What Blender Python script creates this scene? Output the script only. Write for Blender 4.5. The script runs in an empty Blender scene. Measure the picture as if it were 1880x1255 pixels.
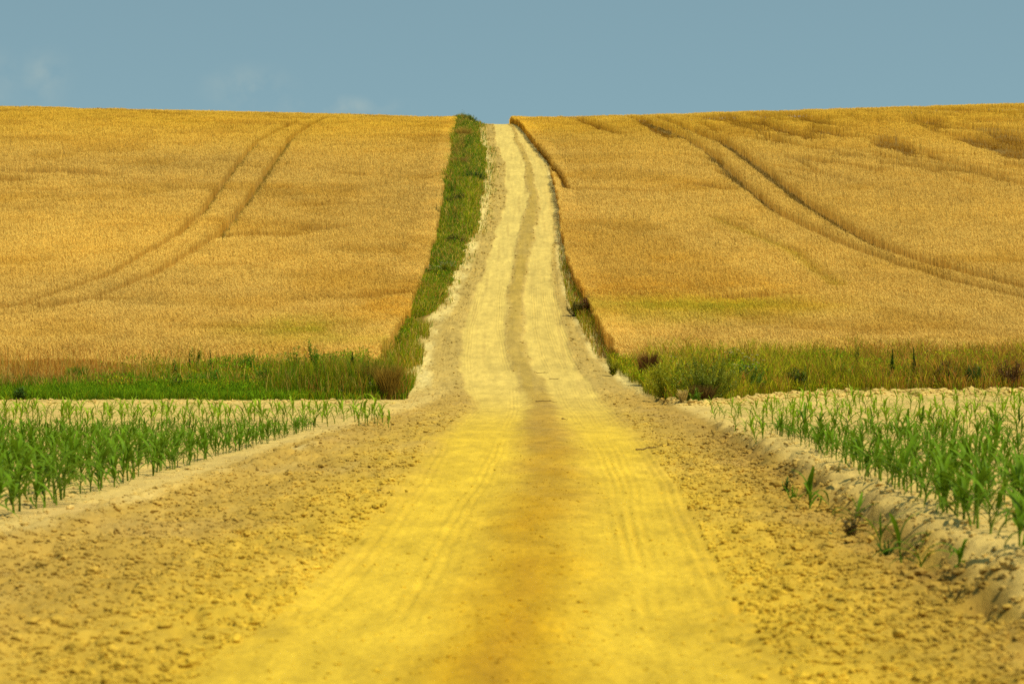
import bpy, math, random
import numpy as np
from mathutils import Vector
rng = np.random.default_rng(11)
random.seed(5)
R = math.radians
scene = bpy.context.scene
col = scene.collection

# ------------------------------------------------------------------ helpers
def sm(t):
    t = np.clip(t, 0, 1)
    return t * t * (3 - 2 * t)

def tab(pts):
    a = np.array(sorted(pts, key=lambda p: p[1]), float)
    return lambda Y: np.interp(Y, a[:, 1], a[:, 0])

def vnoise(x, y, seed=0):
    x = np.asarray(x, float); y = np.asarray(y, float)
    xi = np.floor(x).astype(np.int64); yi = np.floor(y).astype(np.int64)
    fx = x - xi; fy = y - yi
    fx = fx * fx * (3 - 2 * fx); fy = fy * fy * (3 - 2 * fy)
    def h(a, b):
        n = (a * 374761393 + b * 668265263 + seed * 1442695041) & 0xffffffff
        n = ((n ^ (n >> 13)) * 1274126177) & 0xffffffff
        return ((n ^ (n >> 16)) & 0xffff) / 65535.0
    a = h(xi, yi); b = h(xi + 1, yi); c = h(xi, yi + 1); d = h(xi + 1, yi + 1)
    return (a + (b - a) * fx) * (1 - fy) + (c + (d - c) * fx) * fy

def fbm(x, y, seed=0, o=3):
    s = 0; amp = 1; tot = 0
    for k in range(o):
        s = s + amp * (vnoise(x * 2 ** k, y * 2 ** k, seed + k * 17) - .5); tot += amp; amp *= .5
    return s / tot * 2          # about -1..1

def lerp(a, b, t):
    t = np.asarray(t)[..., None]
    return np.asarray(a) * (1 - t) + np.asarray(b) * t

def tag(o, label=None, cat=None, group=None, kind=None):
    if label: o['label'] = label
    if cat: o['category'] = cat
    if group: o['group'] = group
    if kind: o['kind'] = kind
    return o

def mesh_np(name, V, F, C=None, smooth=False, mat=None):
    """V (n,3), F (m,k) with one k, C (n,3) vertex colours"""
    V = np.ascontiguousarray(V, np.float32); F = np.ascontiguousarray(F, np.int32)
    me = bpy.data.meshes.new(name)
    n, (m, k) = len(V), F.shape
    me.vertices.add(n); me.vertices.foreach_set('co', V.ravel())
    me.loops.add(m * k); me.loops.foreach_set('vertex_index', F.ravel())
    me.polygons.add(m)
    me.polygons.foreach_set('loop_start', np.arange(0, m * k, k, dtype=np.int32))
    if C is not None:
        at = me.attributes.new('tint', 'FLOAT_COLOR', 'POINT')
        c4 = np.ones((n, 4), np.float32); c4[:, :3] = np.clip(C, 0, 1)
        at.data.foreach_set('color', c4.ravel())
    me.update(calc_edges=True)
    me.polygons.foreach_set('use_smooth', np.full(m, smooth))
    if mat: me.materials.append(mat)
    return me

def obj(name, me, parent=None, loc=None):
    o = bpy.data.objects.new(name, me); col.objects.link(o)
    if parent: o.parent = parent
    if loc is not None: o.location = loc
    return o

class Geo:
    """collects quads / colours"""
    def __init__(s): s.V = []; s.F = []; s.C = []; s.n = 0
    def add(s, V, F, C):
        s.V.append(np.asarray(V, float)); s.F.append(np.asarray(F, int) + s.n); s.C.append(np.asarray(C, float)); s.n += len(V)
    def mesh(s, name, mat, smooth=False):
        return mesh_np(name, np.concatenate(s.V), np.concatenate(s.F), np.concatenate(s.C), smooth, mat)
    def arrays(s): return np.concatenate(s.V), np.concatenate(s.F), np.concatenate(s.C)

def strips(levels, widths, face, cols):
    """blades: levels list of (N,3), widths list of (N,), face azimuth (N,), cols list of (N,3) -> V,F,C"""
    N = len(face); L = len(levels)
    side = np.stack([np.cos(face), np.sin(face), np.zeros(N)], 1)
    V = np.empty((N, L, 2, 3)); C = np.empty((N, L, 2, 3))
    for i in range(L):
        w = (np.broadcast_to(widths[i], (N,)) * .5)[:, None]
        V[:, i, 0] = levels[i] - side * w; V[:, i, 1] = levels[i] + side * w
        C[:, i, 0] = cols[i]; C[:, i, 1] = cols[i]
    base = (np.arange(N) * L * 2)[:, None, None]
    q = np.stack([np.array([2 * i, 2 * i + 1, 2 * i + 3, 2 * i + 2]) for i in range(L - 1)])[None]
    return V.reshape(-1, 3), (base + q).reshape(-1, 4), C.reshape(-1, 3)

def tube(P, rad, c, k=5):
    P = np.asarray(P, float); n = len(P); rad = np.broadcast_to(rad, (n,))
    t = np.gradient(P, axis=0); t /= np.linalg.norm(t, axis=1)[:, None] + 1e-9
    a = np.cross(t, [0.31, .17, .93] if abs(t[0, 2]) < .9 else [1, .1, 0]); a /= np.linalg.norm(a, axis=1)[:, None] + 1e-9
    b = np.cross(t, a)
    an = np.arange(k) * 2 * math.pi / k
    V = P[:, None] + rad[:, None, None] * (a[:, None] * np.cos(an)[None, :, None] + b[:, None] * np.sin(an)[None, :, None])
    F = []
    for i in range(n - 1):
        for j in range(k):
            F.append([i * k + j, i * k + (j + 1) % k, (i + 1) * k + (j + 1) % k, (i + 1) * k + j])
    return V.reshape(-1, 3), np.array(F), np.tile(c, (n * k, 1))

# ------------------------------------------------------------------ lie of the land (metres; camera at x=0, y=0 looking along +y)
SLY = np.array([0, 70, 80, 95, 120, 200, 250, 300, 340, 450, 700, 3000.])
SLS = np.array([0, 0, .03, .085, .115, .13, .12, .085, .04, -.03, -.05, -.03])
YG = np.arange(0, 3000, .5)
PG = np.concatenate([[0], np.cumsum(np.interp(YG[:-1] + .25, SLY, SLS) * .5)])

roadL = tab([(-4.7, 0), (-4.7, 13), (-4.25, 22), (-3.75, 35), (-3.5, 52), (-2.75, 71), (-2.64, 74.5), (-2.83, 86.8), (-3.14, 97.5), (-3.1, 108), (-2.63, 119.3), (-2.4, 131.8), (-2.11, 146.8), (-1.89, 164.9), (-1.79, 186.9), (-1.85, 214.2), (-2.74, 255.1), (-3.56, 295), (-4.6, 345)])
roadR = tab([(2.62, 0), (2.7, 15), (2.75, 20), (2.9, 25), (3.35, 43), (3.75, 60), (3.85, 74.5), (3.45, 86.8), (2.89, 97.5), (2.69, 108), (2.4, 119.3), (2.35, 131.8), (2.45, 146.8), (2.68, 164.9), (2.79, 186.9), (2.58, 214.2), (1.22, 255.1), (.28, 295), (-.6, 345)])
bankX = tab([(2.6, 0), (2.72, 15), (2.78, 20), (2.93, 25), (3.38, 43), (3.8, 60)])
lt0 = tab([(-1.5, 10), (-1.98, 295.0), (-1.56, 255.1), (-0.62, 214.2), (-0.36, 186.9), (-0.63, 164.9), (-0.98, 146.8), (-1.26, 131.8), (-1.55, 119.3), (-1.7, 108.0), (-1.68, 97.5), (-1.46, 86.8), (-0.96, 69.6), (-1.25, 49.2), (-1.19, 31.0), (-1.21, 22.6), (-1.29, 17.8), (-1.4, 14.7)])
lt1 = tab([(-.42, 10), (-0.45, 295.0), (0.15, 255.1), (0.82, 214.2), (0.93, 186.9), (0.63, 164.9), (0.14, 146.8), (-0.05, 131.8), (-0.23, 119.3), (-0.21, 108.0), (0.0, 97.5), (0.32, 86.8), (0.35, 69.6), (0.15, 49.2), (-0.12, 31.0), (-0.26, 22.6), (-0.31, 17.8), (-0.36, 14.7)])
rt0 = tab([(.38, 10), (-0.11, 295.0), (0.49, 255.1), (1.44, 214.2), (1.61, 186.9), (1.42, 164.9), (1.04, 146.8), (0.71, 131.8), (0.57, 119.3), (0.54, 108.0), (0.65, 97.5), (1.0, 86.8), (1.05, 69.6), (1.05, 49.2), (0.77, 31.0), (0.58, 22.6), (0.48, 17.8), (0.42, 14.7)])
rt1 = tab([(1.2, 10), (0.23, 295.0), (1.12, 255.1), (2.38, 214.2), (2.58, 186.9), (2.4, 164.9), (2.14, 146.8), (1.92, 131.8), (1.83, 119.3), (1.9, 108.0), (2.05, 97.5), (2.33, 86.8), (2.33, 69.6), (2.17, 49.2), (1.78, 31.0), (1.51, 22.6), (1.36, 17.8), (1.29, 14.7)])
wheatL = tab([(-6.9, 345), (-5.68, 290.8), (-5.07, 245.0), (-4.72, 214.2), (-4.47, 186.9), (-4.17, 164.9), (-3.94, 146.8), (-3.89, 131.8), (-3.88, 119.3), (-3.93, 108.0), (-4.3, 90)])
wheatR = lambda Y: roadR(Y) + np.interp(Y, [90, 108, 115, 130, 165, 190, 300], [.45, .5, .6, .35, .15, .1, .05])
vergeFrontR = lambda X: np.interp(X, [3.3, 3.7, 4.0, 4.6, 5.6, 7, 10, 15, 30], [85, 79, 74, 72, 74, 79, 81.5, 82, 82])
wheatFront = lambda X: np.where(X < 0, 90.0, 91.0) + 2.6 * fbm(X * .35, X * 0 + 3.3, 5)

def ridge_x(Y): return -4.07 + .0465 * (Y - 22.6)

def ground_z(X, Y):
    X = np.asarray(X, float); Y = np.asarray(Y, float)
    h = np.interp(Y, YG, PG)
    up = sm((Y - 130) / 170)
    h = h + up * (1.5 * np.clip((X - 6) / 50, 0, 2) + 1.2 * np.clip((-X - 7) / 48, 0, 2))
    # bank of the right-hand field, with a crumbling scarp along the road
    bh = np.interp(Y, [0, 36, 48, 62], [.25, .25, .17, .06])
    jag = .20 * fbm(Y * 1.3, Y * 0 + 1, 31) + .16 * fbm(Y * 4, X * 5, 32)
    w = .34 + .3 * vnoise(Y * 1.1, Y * 0, 33)
    b = bh * sm((X - bankX(Y) + jag) / w) * (1 - sm((Y - 64) / 18))
    gully = vnoise(Y * 3.2, Y * 0 + 9, 34)
    b = b - .07 * np.where(Y < 50, 1, 0) * sm((gully - .6) / .3) * np.exp(-((X - bankX(Y) - .1) / .16) ** 2)
    onb = np.where((Y < 60) & (Y > 8), np.exp(-((X - bankX(Y) - .12) / .22) ** 2), 0)
    b = b + onb * (.05 * fbm(X * 5, Y * 3.5, 35) - .13 * sm((vnoise(X * 4.5, Y * 2.6, 36) - .6) / .14))
    h = h + b
    # low windrow and slight undulation on the left margin
    near = 1 - sm((Y - 42) / 14)
    h = h + near * .05 * np.exp(-((X - ridge_x(Y) - .08 * fbm(Y * .5, Y * 0, 41)) / .13) ** 2)
    h = h - near * .025 * np.exp(-((X - ridge_x(Y) - .55) / .22) ** 2)
    # clod row along the back of the maize field and general soil roughness
    fieldzone = np.where((Y < 92) & ((X < -2.5) | (X > 3)), 1., 0.)
    h = h + fieldzone * (.022 * fbm(X * 1.1, Y * .9, 51) + .012 * fbm(X * 4, Y * 4, 52, 2))
    rowR = np.exp(-((Y - (vergeFrontR(X) - 1.2)) / .9) ** 2) * np.where(X > 3.8, 1, 0)
    rowL = np.exp(-((Y - 75.6 - .4 * fbm(X * .4, X * 0, 54)) / .7) ** 2) * np.where(X < -3, 1, 0)
    h = h + (rowR * .09 + rowL * .025) * (.5 + .9 * vnoise(X * 2.2, Y * 1.5, 53))
    return h

def side_bands(X, Y):
    a = np.exp(-((X - ridge_x(Y) - .48) / .2) ** 2) + .8 * np.exp(-((X - ridge_x(Y) - 1.15 - .01 * (Y - 20)) / .16) ** 2)
    return np.clip(a, 0, 1) * (1 - sm((Y - 40) / 16)) * sm(.75 + fbm(X * 0, Y * .3, 66))

def track_masks(X, Y):
    j = .14 * fbm(X * 0 + 2, Y * .12, 61) + .12 * fbm(X * 1.5, Y * .5, 62) + np.where(Y > 70, .10, .03) * fbm(X * 3, Y * .25, 63) + sm((Y - 70) / 20) * .22 * fbm(X * .6 + 7, Y * .045, 64)
    soft = np.interp(Y, [0, 40, 90, 300], [.85, .8, .22, .16])
    def band(a, b): return sm((X + j - a) / soft + .5) * sm((b - X - j) / soft + .5)
    L = band(lt0(Y), lt1(Y)); Rr = band(rt0(Y), rt1(Y))
    nr = .13 * sm((Y - 80) / 25)
    M = band(lt1(Y) + nr, rt0(Y) - nr)
    return L, Rr, M

def soil_rgb(X, Y):
    """soil colours: pale loess dust, brown crumbly clods, plus a painted yellow glow in the foreground"""
    X = np.asarray(X, float); Y = np.asarray(Y, float)
    n1 = fbm(X * .5, Y * .3, 71); n2 = fbm(X * 2.3, Y * .4, 72); n3 = fbm(X * 9, Y * 2, 73)
    glow = (1 - sm((Y - 12) / 48)) * np.exp(-((X - .15) / 2.6) ** 2)      # yellow glow painted into the soil colour towards the camera
    margin = lerp([.405, .26, .052], [.51, .325, .020], glow)
    pale = np.array([.56, .40, .115])
    c = margin * np.ones(X.shape + (1,))
    c = c * (1 - .10 * sm((X - rt1(Y) - .3) / .8) * np.where(Y < 70, 1, 0))[..., None]
    # maize fields and headland: pale, dried loess
    pl = sm((ridge_x(Y) - .25 - X) / .5) * np.where(Y < 92, 1, 0)
    pl = np.maximum(pl, sm((roadL(Y) + .25 - X) / .5) * np.where(Y < 92, 1, 0))
    pr = sm((X - bankX(Y) - .12) / .25) * np.where(Y < 92, 1, 0)
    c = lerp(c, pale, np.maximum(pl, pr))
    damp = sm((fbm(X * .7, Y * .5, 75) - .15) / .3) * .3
    c = lerp(c, [.40, .26, .085], damp * (1 - glow))
    L, Rr, M = track_masks(X, Y)
    yh = sm((Y - 45) / 45)
    inroad = np.where((X > roadL(Y) - .4) & (X < roadR(Y) + .4), 1., 0.)
    # above the dip: grey-brown crumbly shoulders and a pale outer edge
    hill = sm((Y - 74) / 14) * inroad
    c = lerp(c, [.43, .30, .075], hill)
    edge = hill * np.clip(sm((roadL(Y) + .55 - X) / .35) + sm((X - roadR(Y) + .35) / .3), 0, 1) * sm(.7 + n2)
    c = lerp(c, [.60, .47, .16], edge)
    dust = lerp([.63, .43, .032], [.585, .43, .10], yh)  # near ends of track and middle strip colours carry the painted yellow glow
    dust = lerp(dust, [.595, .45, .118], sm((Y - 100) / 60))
    mid = lerp([.41, .22, .001], [.37, .25, .04], yh)
    st = fbm(X * 4.5, Y * .07, 78)
    wander = np.clip(.74 + .3 * sm(n2 + .6) - .5 * sm((st - .1) / .4) * yh, 0, 1)
    golden = sm((fbm(X * 1.1, Y * .22, 77) + .15) / .5) * (1 - yh)
    c = lerp(c, mid, M * inroad * np.interp(Y, [12, 32, 46, 72, 86], [.92, .85, .55, .5, 1]) * (1 - yh * (.35 - .5 * vnoise(Y * .06, X * .4, 80) * .9)) * np.clip((.92 - .12 * yh) * wander - .38 * golden, 0, 1))
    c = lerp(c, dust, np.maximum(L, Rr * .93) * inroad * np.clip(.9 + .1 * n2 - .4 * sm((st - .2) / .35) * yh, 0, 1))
    # fainter dust spread next to the near tracks
    spread = np.exp(-((X - lt0(Y) + .35) / .7) ** 2) * (1 - sm((Y - 55) / 30)) * .45 + np.exp(-((X - rt1(Y) - .3) / .45) ** 2) * (1 - sm((Y - 60) / 30)) * .45
    c = lerp(c, dust, np.clip(spread, 0, 1) * (1 - np.maximum(L, Rr)) * (1 - M) * (.6 + .4 * n2))
    # pale dusty line on the windrow, left
    rd = np.exp(-((X - ridge_x(Y)) / .1) ** 2) * (1 - sm((Y - 42) / 14)) * sm(.55 + fbm(X * 0, Y * .35, 76))
    c = lerp(c, [.58, .43, .14], rd * .8)
    sb = side_bands(X, Y)
    c = lerp(c, [.50, .345, .085], sb * .55)
    # darker soil colour along the face of the bank
    fa = np.exp(-((X - bankX(Y) - .06) / .21) ** 2) * np.where(Y < 56, 1, 0) * sm(.55 + fbm(X * 3, Y * 1.6, 67))
    c = lerp(c, [.26, .16, .032], fa * .85)
    # under the standing crop
    wh = sm((Y - 90) / 4) * (1 - inroad)
    c = lerp(c, [.22, .135, .028], wh)
    rough = hill * (1 - np.maximum(L, Rr))
    c = c * (1 + .10 * n1 + .12 * n2 + .07 * n3 + .12 * rough * fbm(X * 3.5, Y * .8, 79))[..., None]
    return np.clip(c, .01, .85)

# ------------------------------------------------------------------ materials
def new_mat(name):
    m = bpy.data.materials.new(name); m.use_nodes = True
    nt = m.node_tree; nt.nodes.clear()
    out = nt.nodes.new('ShaderNodeOutputMaterial')
    return m, nt, out

def soil_material():
    m, nt, out = new_mat('loess_soil'); N = nt.nodes.new; Lk = nt.links.new
    b = N('ShaderNodeBsdfPrincipled'); b.inputs['Roughness'].default_value = .95; b.inputs['Specular IOR Level'].default_value = .12
    a = N('ShaderNodeAttribute'); a.attribute_name = 'tint'
    g = N('ShaderNodeNewGeometry')
    n1 = N('ShaderNodeTexNoise'); n1.inputs['Scale'].default_value = 14; n1.inputs['Detail'].default_value = 7; n1.inputs['Roughness'].default_value = .68
    n2 = N('ShaderNodeTexNoise'); n2.inputs['Scale'].default_value = 4.5; n2.inputs['Detail'].default_value = 5
    st = N('ShaderNodeVectorMath'); st.operation = 'MULTIPLY'; st.inputs[1].default_value = (1, .16, 1); Lk(g.outputs['Position'], st.inputs[0])
    s2 = N('ShaderNodeVectorMath'); s2.operation = 'MULTIPLY'; s2.inputs[1].default_value = (1.5, .4, 1); Lk(g.outputs['Position'], s2.inputs[0])
    Lk(s2.outputs[0], n1.inputs['Vector']); Lk(st.outputs[0], n2.inputs['Vector'])
    r1 = N('ShaderNodeMapRange'); r1.inputs['From Min'].default_value = .3; r1.inputs['From Max'].default_value = .7; r1.inputs['To Min'].default_value = .83; r1.inputs['To Max'].default_value = 1.15
    r2 = N('ShaderNodeMapRange'); r2.inputs['From Min'].default_value = .3; r2.inputs['From Max'].default_value = .7; r2.inputs['To Min'].default_value = .86; r2.inputs['To Max'].default_value = 1.12
    Lk(n1.outputs['Fac'], r1.inputs['Value']); Lk(n2.outputs['Fac'], r2.inputs['Value'])
    mu = N('ShaderNodeMath'); mu.operation = 'MULTIPLY'; Lk(r1.outputs[0], mu.inputs[0]); Lk(r2.outputs[0], mu.inputs[1])
    vm = N('ShaderNodeVectorMath'); vm.operation = 'SCALE'; Lk(a.outputs['Color'], vm.inputs[0]); Lk(mu.outputs[0], vm.inputs['Scale'])
    Lk(vm.outputs[0], b.inputs['Base Color'])
    bp = N('ShaderNodeBump'); bp.inputs['Strength'].default_value = .55; bp.inputs['Distance'].default_value = .03
    n3 = N('ShaderNodeTexNoise'); n3.inputs['Scale'].default_value = 22; n3.inputs['Detail'].default_value = 6; n3.inputs['Roughness'].default_value = .7
    Lk(g.outputs['Position'], n3.inputs['Vector']); Lk(n3.outputs['Fac'], bp.inputs['Height']); Lk(bp.outputs[0], b.inputs['Normal'])
    Lk(b.outputs[0], out.inputs[0]); return m

def plant_material(name, trans=.3, gloss=0, rough=.5):
    m, nt, out = new_mat(name); N = nt.nodes.new; Lk = nt.links.new
    a = N('ShaderNodeAttribute'); a.attribute_name = 'tint'
    g = N('ShaderNodeNewGeometry')
    n = N('ShaderNodeTexNoise'); n.inputs['Scale'].default_value = 9; n.inputs['Detail'].default_value = 3
    Lk(g.outputs['Position'], n.inputs['Vector'])
    r = N('ShaderNodeMapRange'); r.inputs['From Min'].default_value = .3; r.inputs['From Max'].default_value = .7; r.inputs['To Min'].default_value = .8; r.inputs['To Max'].default_value = 1.18
    Lk(n.outputs['Fac'], r.inputs['Value'])
    vm = N('ShaderNodeVectorMath'); vm.operation = 'SCALE'; Lk(a.outputs['Color'], vm.inputs[0]); Lk(r.outputs[0], vm.inputs['Scale'])
    if gloss:
        d = N('ShaderNodeBsdfPrincipled'); d.inputs['Roughness'].default_value = rough; d.inputs['Specular IOR Level'].default_value = gloss
        Lk(vm.outputs[0], d.inputs['Base Color'])
    else:
        d = N('ShaderNodeBsdfDiffuse'); Lk(vm.outputs[0], d.inputs['Color'])
    t = N('ShaderNodeBsdfTranslucent'); Lk(vm.outputs[0], t.inputs['Color'])
    mx = N('ShaderNodeMixShader'); mx.inputs[0].default_value = trans
    Lk(d.outputs[0], mx.inputs[1]); Lk(t.outputs[0], mx.inputs[2]); Lk(mx.outputs[0], out.inputs[0])
    return m

SOIL = soil_material()
WHEAT = plant_material('ripe_wheat', .3)
GRASS = plant_material('wild_grass', .35)
LEAF = plant_material('weed_leaf', .3, .25, .55)
MAIZE = plant_material('maize_leaf', .32, .08, .5)
STEM = plant_material('plant_stem', .05)
PETAL = plant_material('white_petal', .2)
WOOD = plant_material('dry_stick', 0)

# ------------------------------------------------------------------ ground sheet
def grid_faces(nr, nc):
    i = np.arange(nr - 1)[:, None] * nc + np.arange(nc - 1)[None]
    return np.stack([i, i + 1, i + nc + 1, i + nc], -1).reshape(-1, 4)

def axis(*segs):
    out = []
    for a, b, s in segs: out.append(np.arange(a, b, s))
    return np.concatenate(out + [[segs[-1][1]]])

gx = axis((-900, -300, 60), (-300, -80, 12), (-80, -16, 2), (-16, -5, .22), (-5, 2.4, .14), (2.4, 4.0, .045), (4.0, 16, .2), (16, 80, 2), (80, 300, 12), (300, 900, 60))
gy = axis((-200, 4, 12), (4, 12, .5), (12, 30, .07), (30, 50, .12), (50, 84, .2), (84, 120, .7), (120, 345, 2.2), (345, 700, 12), (700, 2600, 80))
GX, GY = np.meshgrid(gx, gy)
GZ = ground_z(GX, GY)
inside = np.minimum(GX - roadL(GY), roadR(GY) - GX)
inside = np.where((GY > 6) & (GY < 343), inside, -1)
GZ = GZ - .3 * sm((inside - .12) / .25)
V = np.stack([GX, GY, GZ], -1).reshape(-1, 3)
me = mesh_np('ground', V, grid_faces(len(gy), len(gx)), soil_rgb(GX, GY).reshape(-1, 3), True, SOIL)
tag(obj('ground', me), 'pale dry loess ground of the fields rising to the hill crest', 'ground', kind='structure')

# ------------------------------------------------------------------ dirt road
ry = axis((5, 12, .25), (12, 30, .055), (30, 76, .13), (76, 130, .3), (130, 345, .7))
u = np.linspace(0, 1, 230)
A = roadL(ry)[:, None] + .12 * fbm(ry * .9, ry * 0 + 4, 81)[:, None]
B = roadR(ry)[:, None] + .06 * fbm(ry * .9, ry * 0 + 8, 82)[:, None]
RX = A + (B - A) * u[None]; RY = np.broadcast_to(ry[:, None], RX.shape).copy()

def road_detail(X, Y):
    L, Rr, M = track_masks(X, Y)
    T = np.maximum(L, Rr)
    n = fbm(X * 6, Y * 5, 91, 3) * (1 - .75 * side_bands(X, Y)); n2 = fbm(X * 1.6, Y * 1.1, 92)
    far = sm((Y - 76) / 20)
    d = -.03 * T + .012 * M + .02 * n2 * (1 - T)
    d = d + n * ((1 - T) * (1 - M) * .055 + M * .006 + T * .003) * (1 - .4 * far)
    lump = fbm(X * 2.2, Y * 1.6, 95, 2)
    d = d + np.clip(lump - .15, 0, 1) * .06 * (1 - T) * (1 - M)
    pit = sm((vnoise(X * 8, Y * 6, 94) - .68) / .15) * sm((vnoise(X * 1.3, Y * .9, 93) - .3) / .3)
    d = d - .06 * pit * (1 - side_bands(X, Y)) * (1 - T) * (1 - M)
    # tyre tread lines running along the tracks
    for cx, wd in ((lambda Y: rt1(Y) - .05, .2), (lambda Y: lt0(Y) + .12, .16), (lambda Y: rt0(Y) + .35, .14), (lambda Y: roadL(Y) + .75, .22), (lambda Y: rt1(Y) - .5, .15), (lambda Y: lt1(Y) - .3, .15)):
        q = X - cx(Y) - .04 * fbm(Y * .12, Y * 0, 96)
        d = d + .012 * np.sin(q * 2 * math.pi / .095) * np.exp(-(q / wd) ** 2) * sm(.8 + fbm(X * 0, Y * .2, 97)) * (Y < 130)
    # ruts on the hill: soft longitudinal streaks
    d = d + far * .012 * fbm(X * 5, Y * .12, 98)
    # transverse joint where the hill track meets the flat
    d = d - .02 * np.exp(-((Y - 75 - .5 * fbm(X, X * 0, 99)) / .25) ** 2) * (np.abs(X) < 3)
    return d
def road_z(X, Y): return ground_z(X, Y) + .006 + road_detail(X, Y)
RZ = road_z(RX, RY)
RZ[:, 0] -= .1; RZ[:, -1] -= .1
RZ[:, 1] -= .02; RZ[:, -2] -= .02
RZ[0] -= .1; RZ[-1] -= .1
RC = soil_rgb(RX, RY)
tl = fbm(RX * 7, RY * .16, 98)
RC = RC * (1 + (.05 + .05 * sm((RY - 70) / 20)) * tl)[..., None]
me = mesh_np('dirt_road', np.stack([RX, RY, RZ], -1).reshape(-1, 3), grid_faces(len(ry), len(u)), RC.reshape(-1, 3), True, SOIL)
tag(obj('dirt_road', me), 'dusty yellow dirt track running straight up the hill', 'road', kind='structure')

def surf_z(X, Y):
    X = np.asarray(X, float); Y = np.asarray(Y, float)
    on = (X > roadL(Y) + .15) & (X < roadR(Y) - .12) & (Y > 6) & (Y < 343)
    return np.where(on, road_z(X, Y), ground_z(X, Y))

# ------------------------------------------------------------------ clods and crumbs of soil
import bmesh
def ico(sub):
    bm = bmesh.new(); bmesh.ops.create_icosphere(bm, subdivisions=sub, radius=1)
    V = np.array([v.co[:] for v in bm.verts]); F = np.array([[v.index for v in f.verts] for f in bm.faces]); bm.free()
    return V, F
I1 = ico(1); I2 = ico(2)
def clod_shape(base, n, r):
    """n random lumps from an icosphere: (n, nv, 3)"""
    V, F = base
    k = rng.normal(0, .2, (n, len(V))); D = V[None] * (1 + k)[..., None]
    S = np.stack([rng.uniform(.75, 1.4, n), rng.uniform(.75, 1.4, n), rng.uniform(.5, .85, n)], 1)
    D = D * S[:, None] * r[:, None, None]
    a = rng.uniform(0, 6.28, n); c, s = np.cos(a)[:, None], np.sin(a)[:, None]
    return np.stack([D[..., 0] * c - D[..., 1] * s, D[..., 0] * s + D[..., 1] * c, D[..., 2]], -1)

def scatter_clods(X, Y, r, base):
    n = len(X); D = clod_shape(base, n, r)
    P = np.stack([X, Y, surf_z(X, Y) + r * .22], 1)
    V = (D + P[:, None]).reshape(-1, 3)
    nv = len(base[0])
    F = (base[1][None] + (np.arange(n) * nv)[:, None, None]).reshape(-1, 3)
    C = np.repeat(soil_rgb(X, Y) * rng.uniform(.92, 1.18, (n, 1)), nv, 0)
    return V, F, C

def sample(n, y0, y1, xa, xb, p=1.5):
    """points thinning out with distance"""
    q = rng.uniform(0, 1, n); e = 1 - p
    Y = (y0 ** e + q * (y1 ** e - y0 ** e)) ** (1 / e)
    a, b = xa(Y), xb(Y)
    return a + (b - a) * rng.uniform(0, 1, n), Y
parts = []
# margins
X, Y = sample(36000, 12.5, 76, lambda Y: roadL(Y) + .2, lambda Y: lt0(Y) - .05, 1.6); parts.append((X, Y))
X, Y = sample(26000, 12.5, 80, lambda Y: rt1(Y) + .05, lambda Y: roadR(Y) + .05, 1.6); parts.append((X, Y))
X, Y = sample(1500, 12.5, 80, lambda Y: lt1(Y), lambda Y: rt0(Y), 1.5); parts.append((X, Y))
X, Y = sample(5000, 12.5, 60, lambda Y: lt0(Y), lambda Y: rt1(Y), 1.5); parts.append((X, Y))
X, Y = sample(17000, 74, 300, lambda Y: roadL(Y) - .2, lambda Y: roadR(Y) + .1, 1.4)
L, Rr, M = track_masks(X, Y); k = np.maximum(L, Rr) < .35; parts.append((X[k], Y[k]))
X, Y = sample(9000, 14, 80, lambda Y: -.19 * Y - 1.5, lambda Y: roadL(Y) + .3, 1.4); parts.append((X, Y))
X, Y = sample(9000, 14, 82, lambda Y: roadR(Y) + .1, lambda Y: .19 * Y + 1.5, 1.4); parts.append((X, Y))
X = np.concatenate([p[0] for p in parts]); Y = np.concatenate([p[1] for p in parts])
dens = vnoise(X * 1.1, Y * .7, 101) * .6 + vnoise(X * .35, Y * .25, 102) * .7
k = rng.uniform(0, 1, len(X)) < np.clip(dens * 1.5 - .25, .08, 1) * (1 - .85 * side_bands(X, Y)); X, Y = X[k], Y[k]
r = np.clip(rng.lognormal(math.log(.0100), .52, len(X)), .003, .045)
L, Rr, M = track_masks(X, Y); r *= np.where(np.maximum(np.maximum(L, Rr), M) > .5, .45, 1) * np.clip(1 + (Y - 74) / 70, 1, 2.6)
big = r > .022
V1, F1, C1 = scatter_clods(X[~big], Y[~big], r[~big], I1)
V2, F2, C2 = scatter_clods(X[big], Y[big], r[big], I2)
# crumbling foot of the bank and the clod rows behind the maize
n = 4200; Y = 12.5 + 38 * rng.uniform(0, 1, n) ** 1.4; X = bankX(Y) + rng.normal(.05, .2, n)
r = np.clip(rng.lognormal(math.log(.0125), .6, n), .005, .06)
V3, F3, C3 = scatter_clods(X, Y, r, I2)
n = 1300; X = rng.uniform(3.9, 16, n); Y = vergeFrontR(X) - 1.2 + rng.normal(0, .8, n); r = np.clip(rng.lognormal(math.log(.034), .6, n), .01, .12)
V4, F4, C4 = scatter_clods(X, Y, r, I2)
n = 900; X = rng.uniform(-15, -2.6, n); Y = 75.2 + rng.normal(0, 1.0, n); r = np.clip(rng.lognormal(math.log(.018), .6, n), .006, .06)
V5, F5, C5 = scatter_clods(X, Y, r, I2)
Vs = [V1, V2, V3, V4, V5]; Fs = [F1, F2, F3, F4, F5]; off = 0; FF = []
for v, f in zip(Vs, Fs): FF.append(f + off); off += len(v)
me = mesh_np('soil_clods', np.concatenate(Vs), np.concatenate(FF), np.concatenate([C1, C2, C3, C4, C5]), False, SOIL)
tag(obj('soil_clods', me), 'loose crumbly clods of brown soil strewn along the track margins', 'soil clods', kind='stuff')

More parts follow.
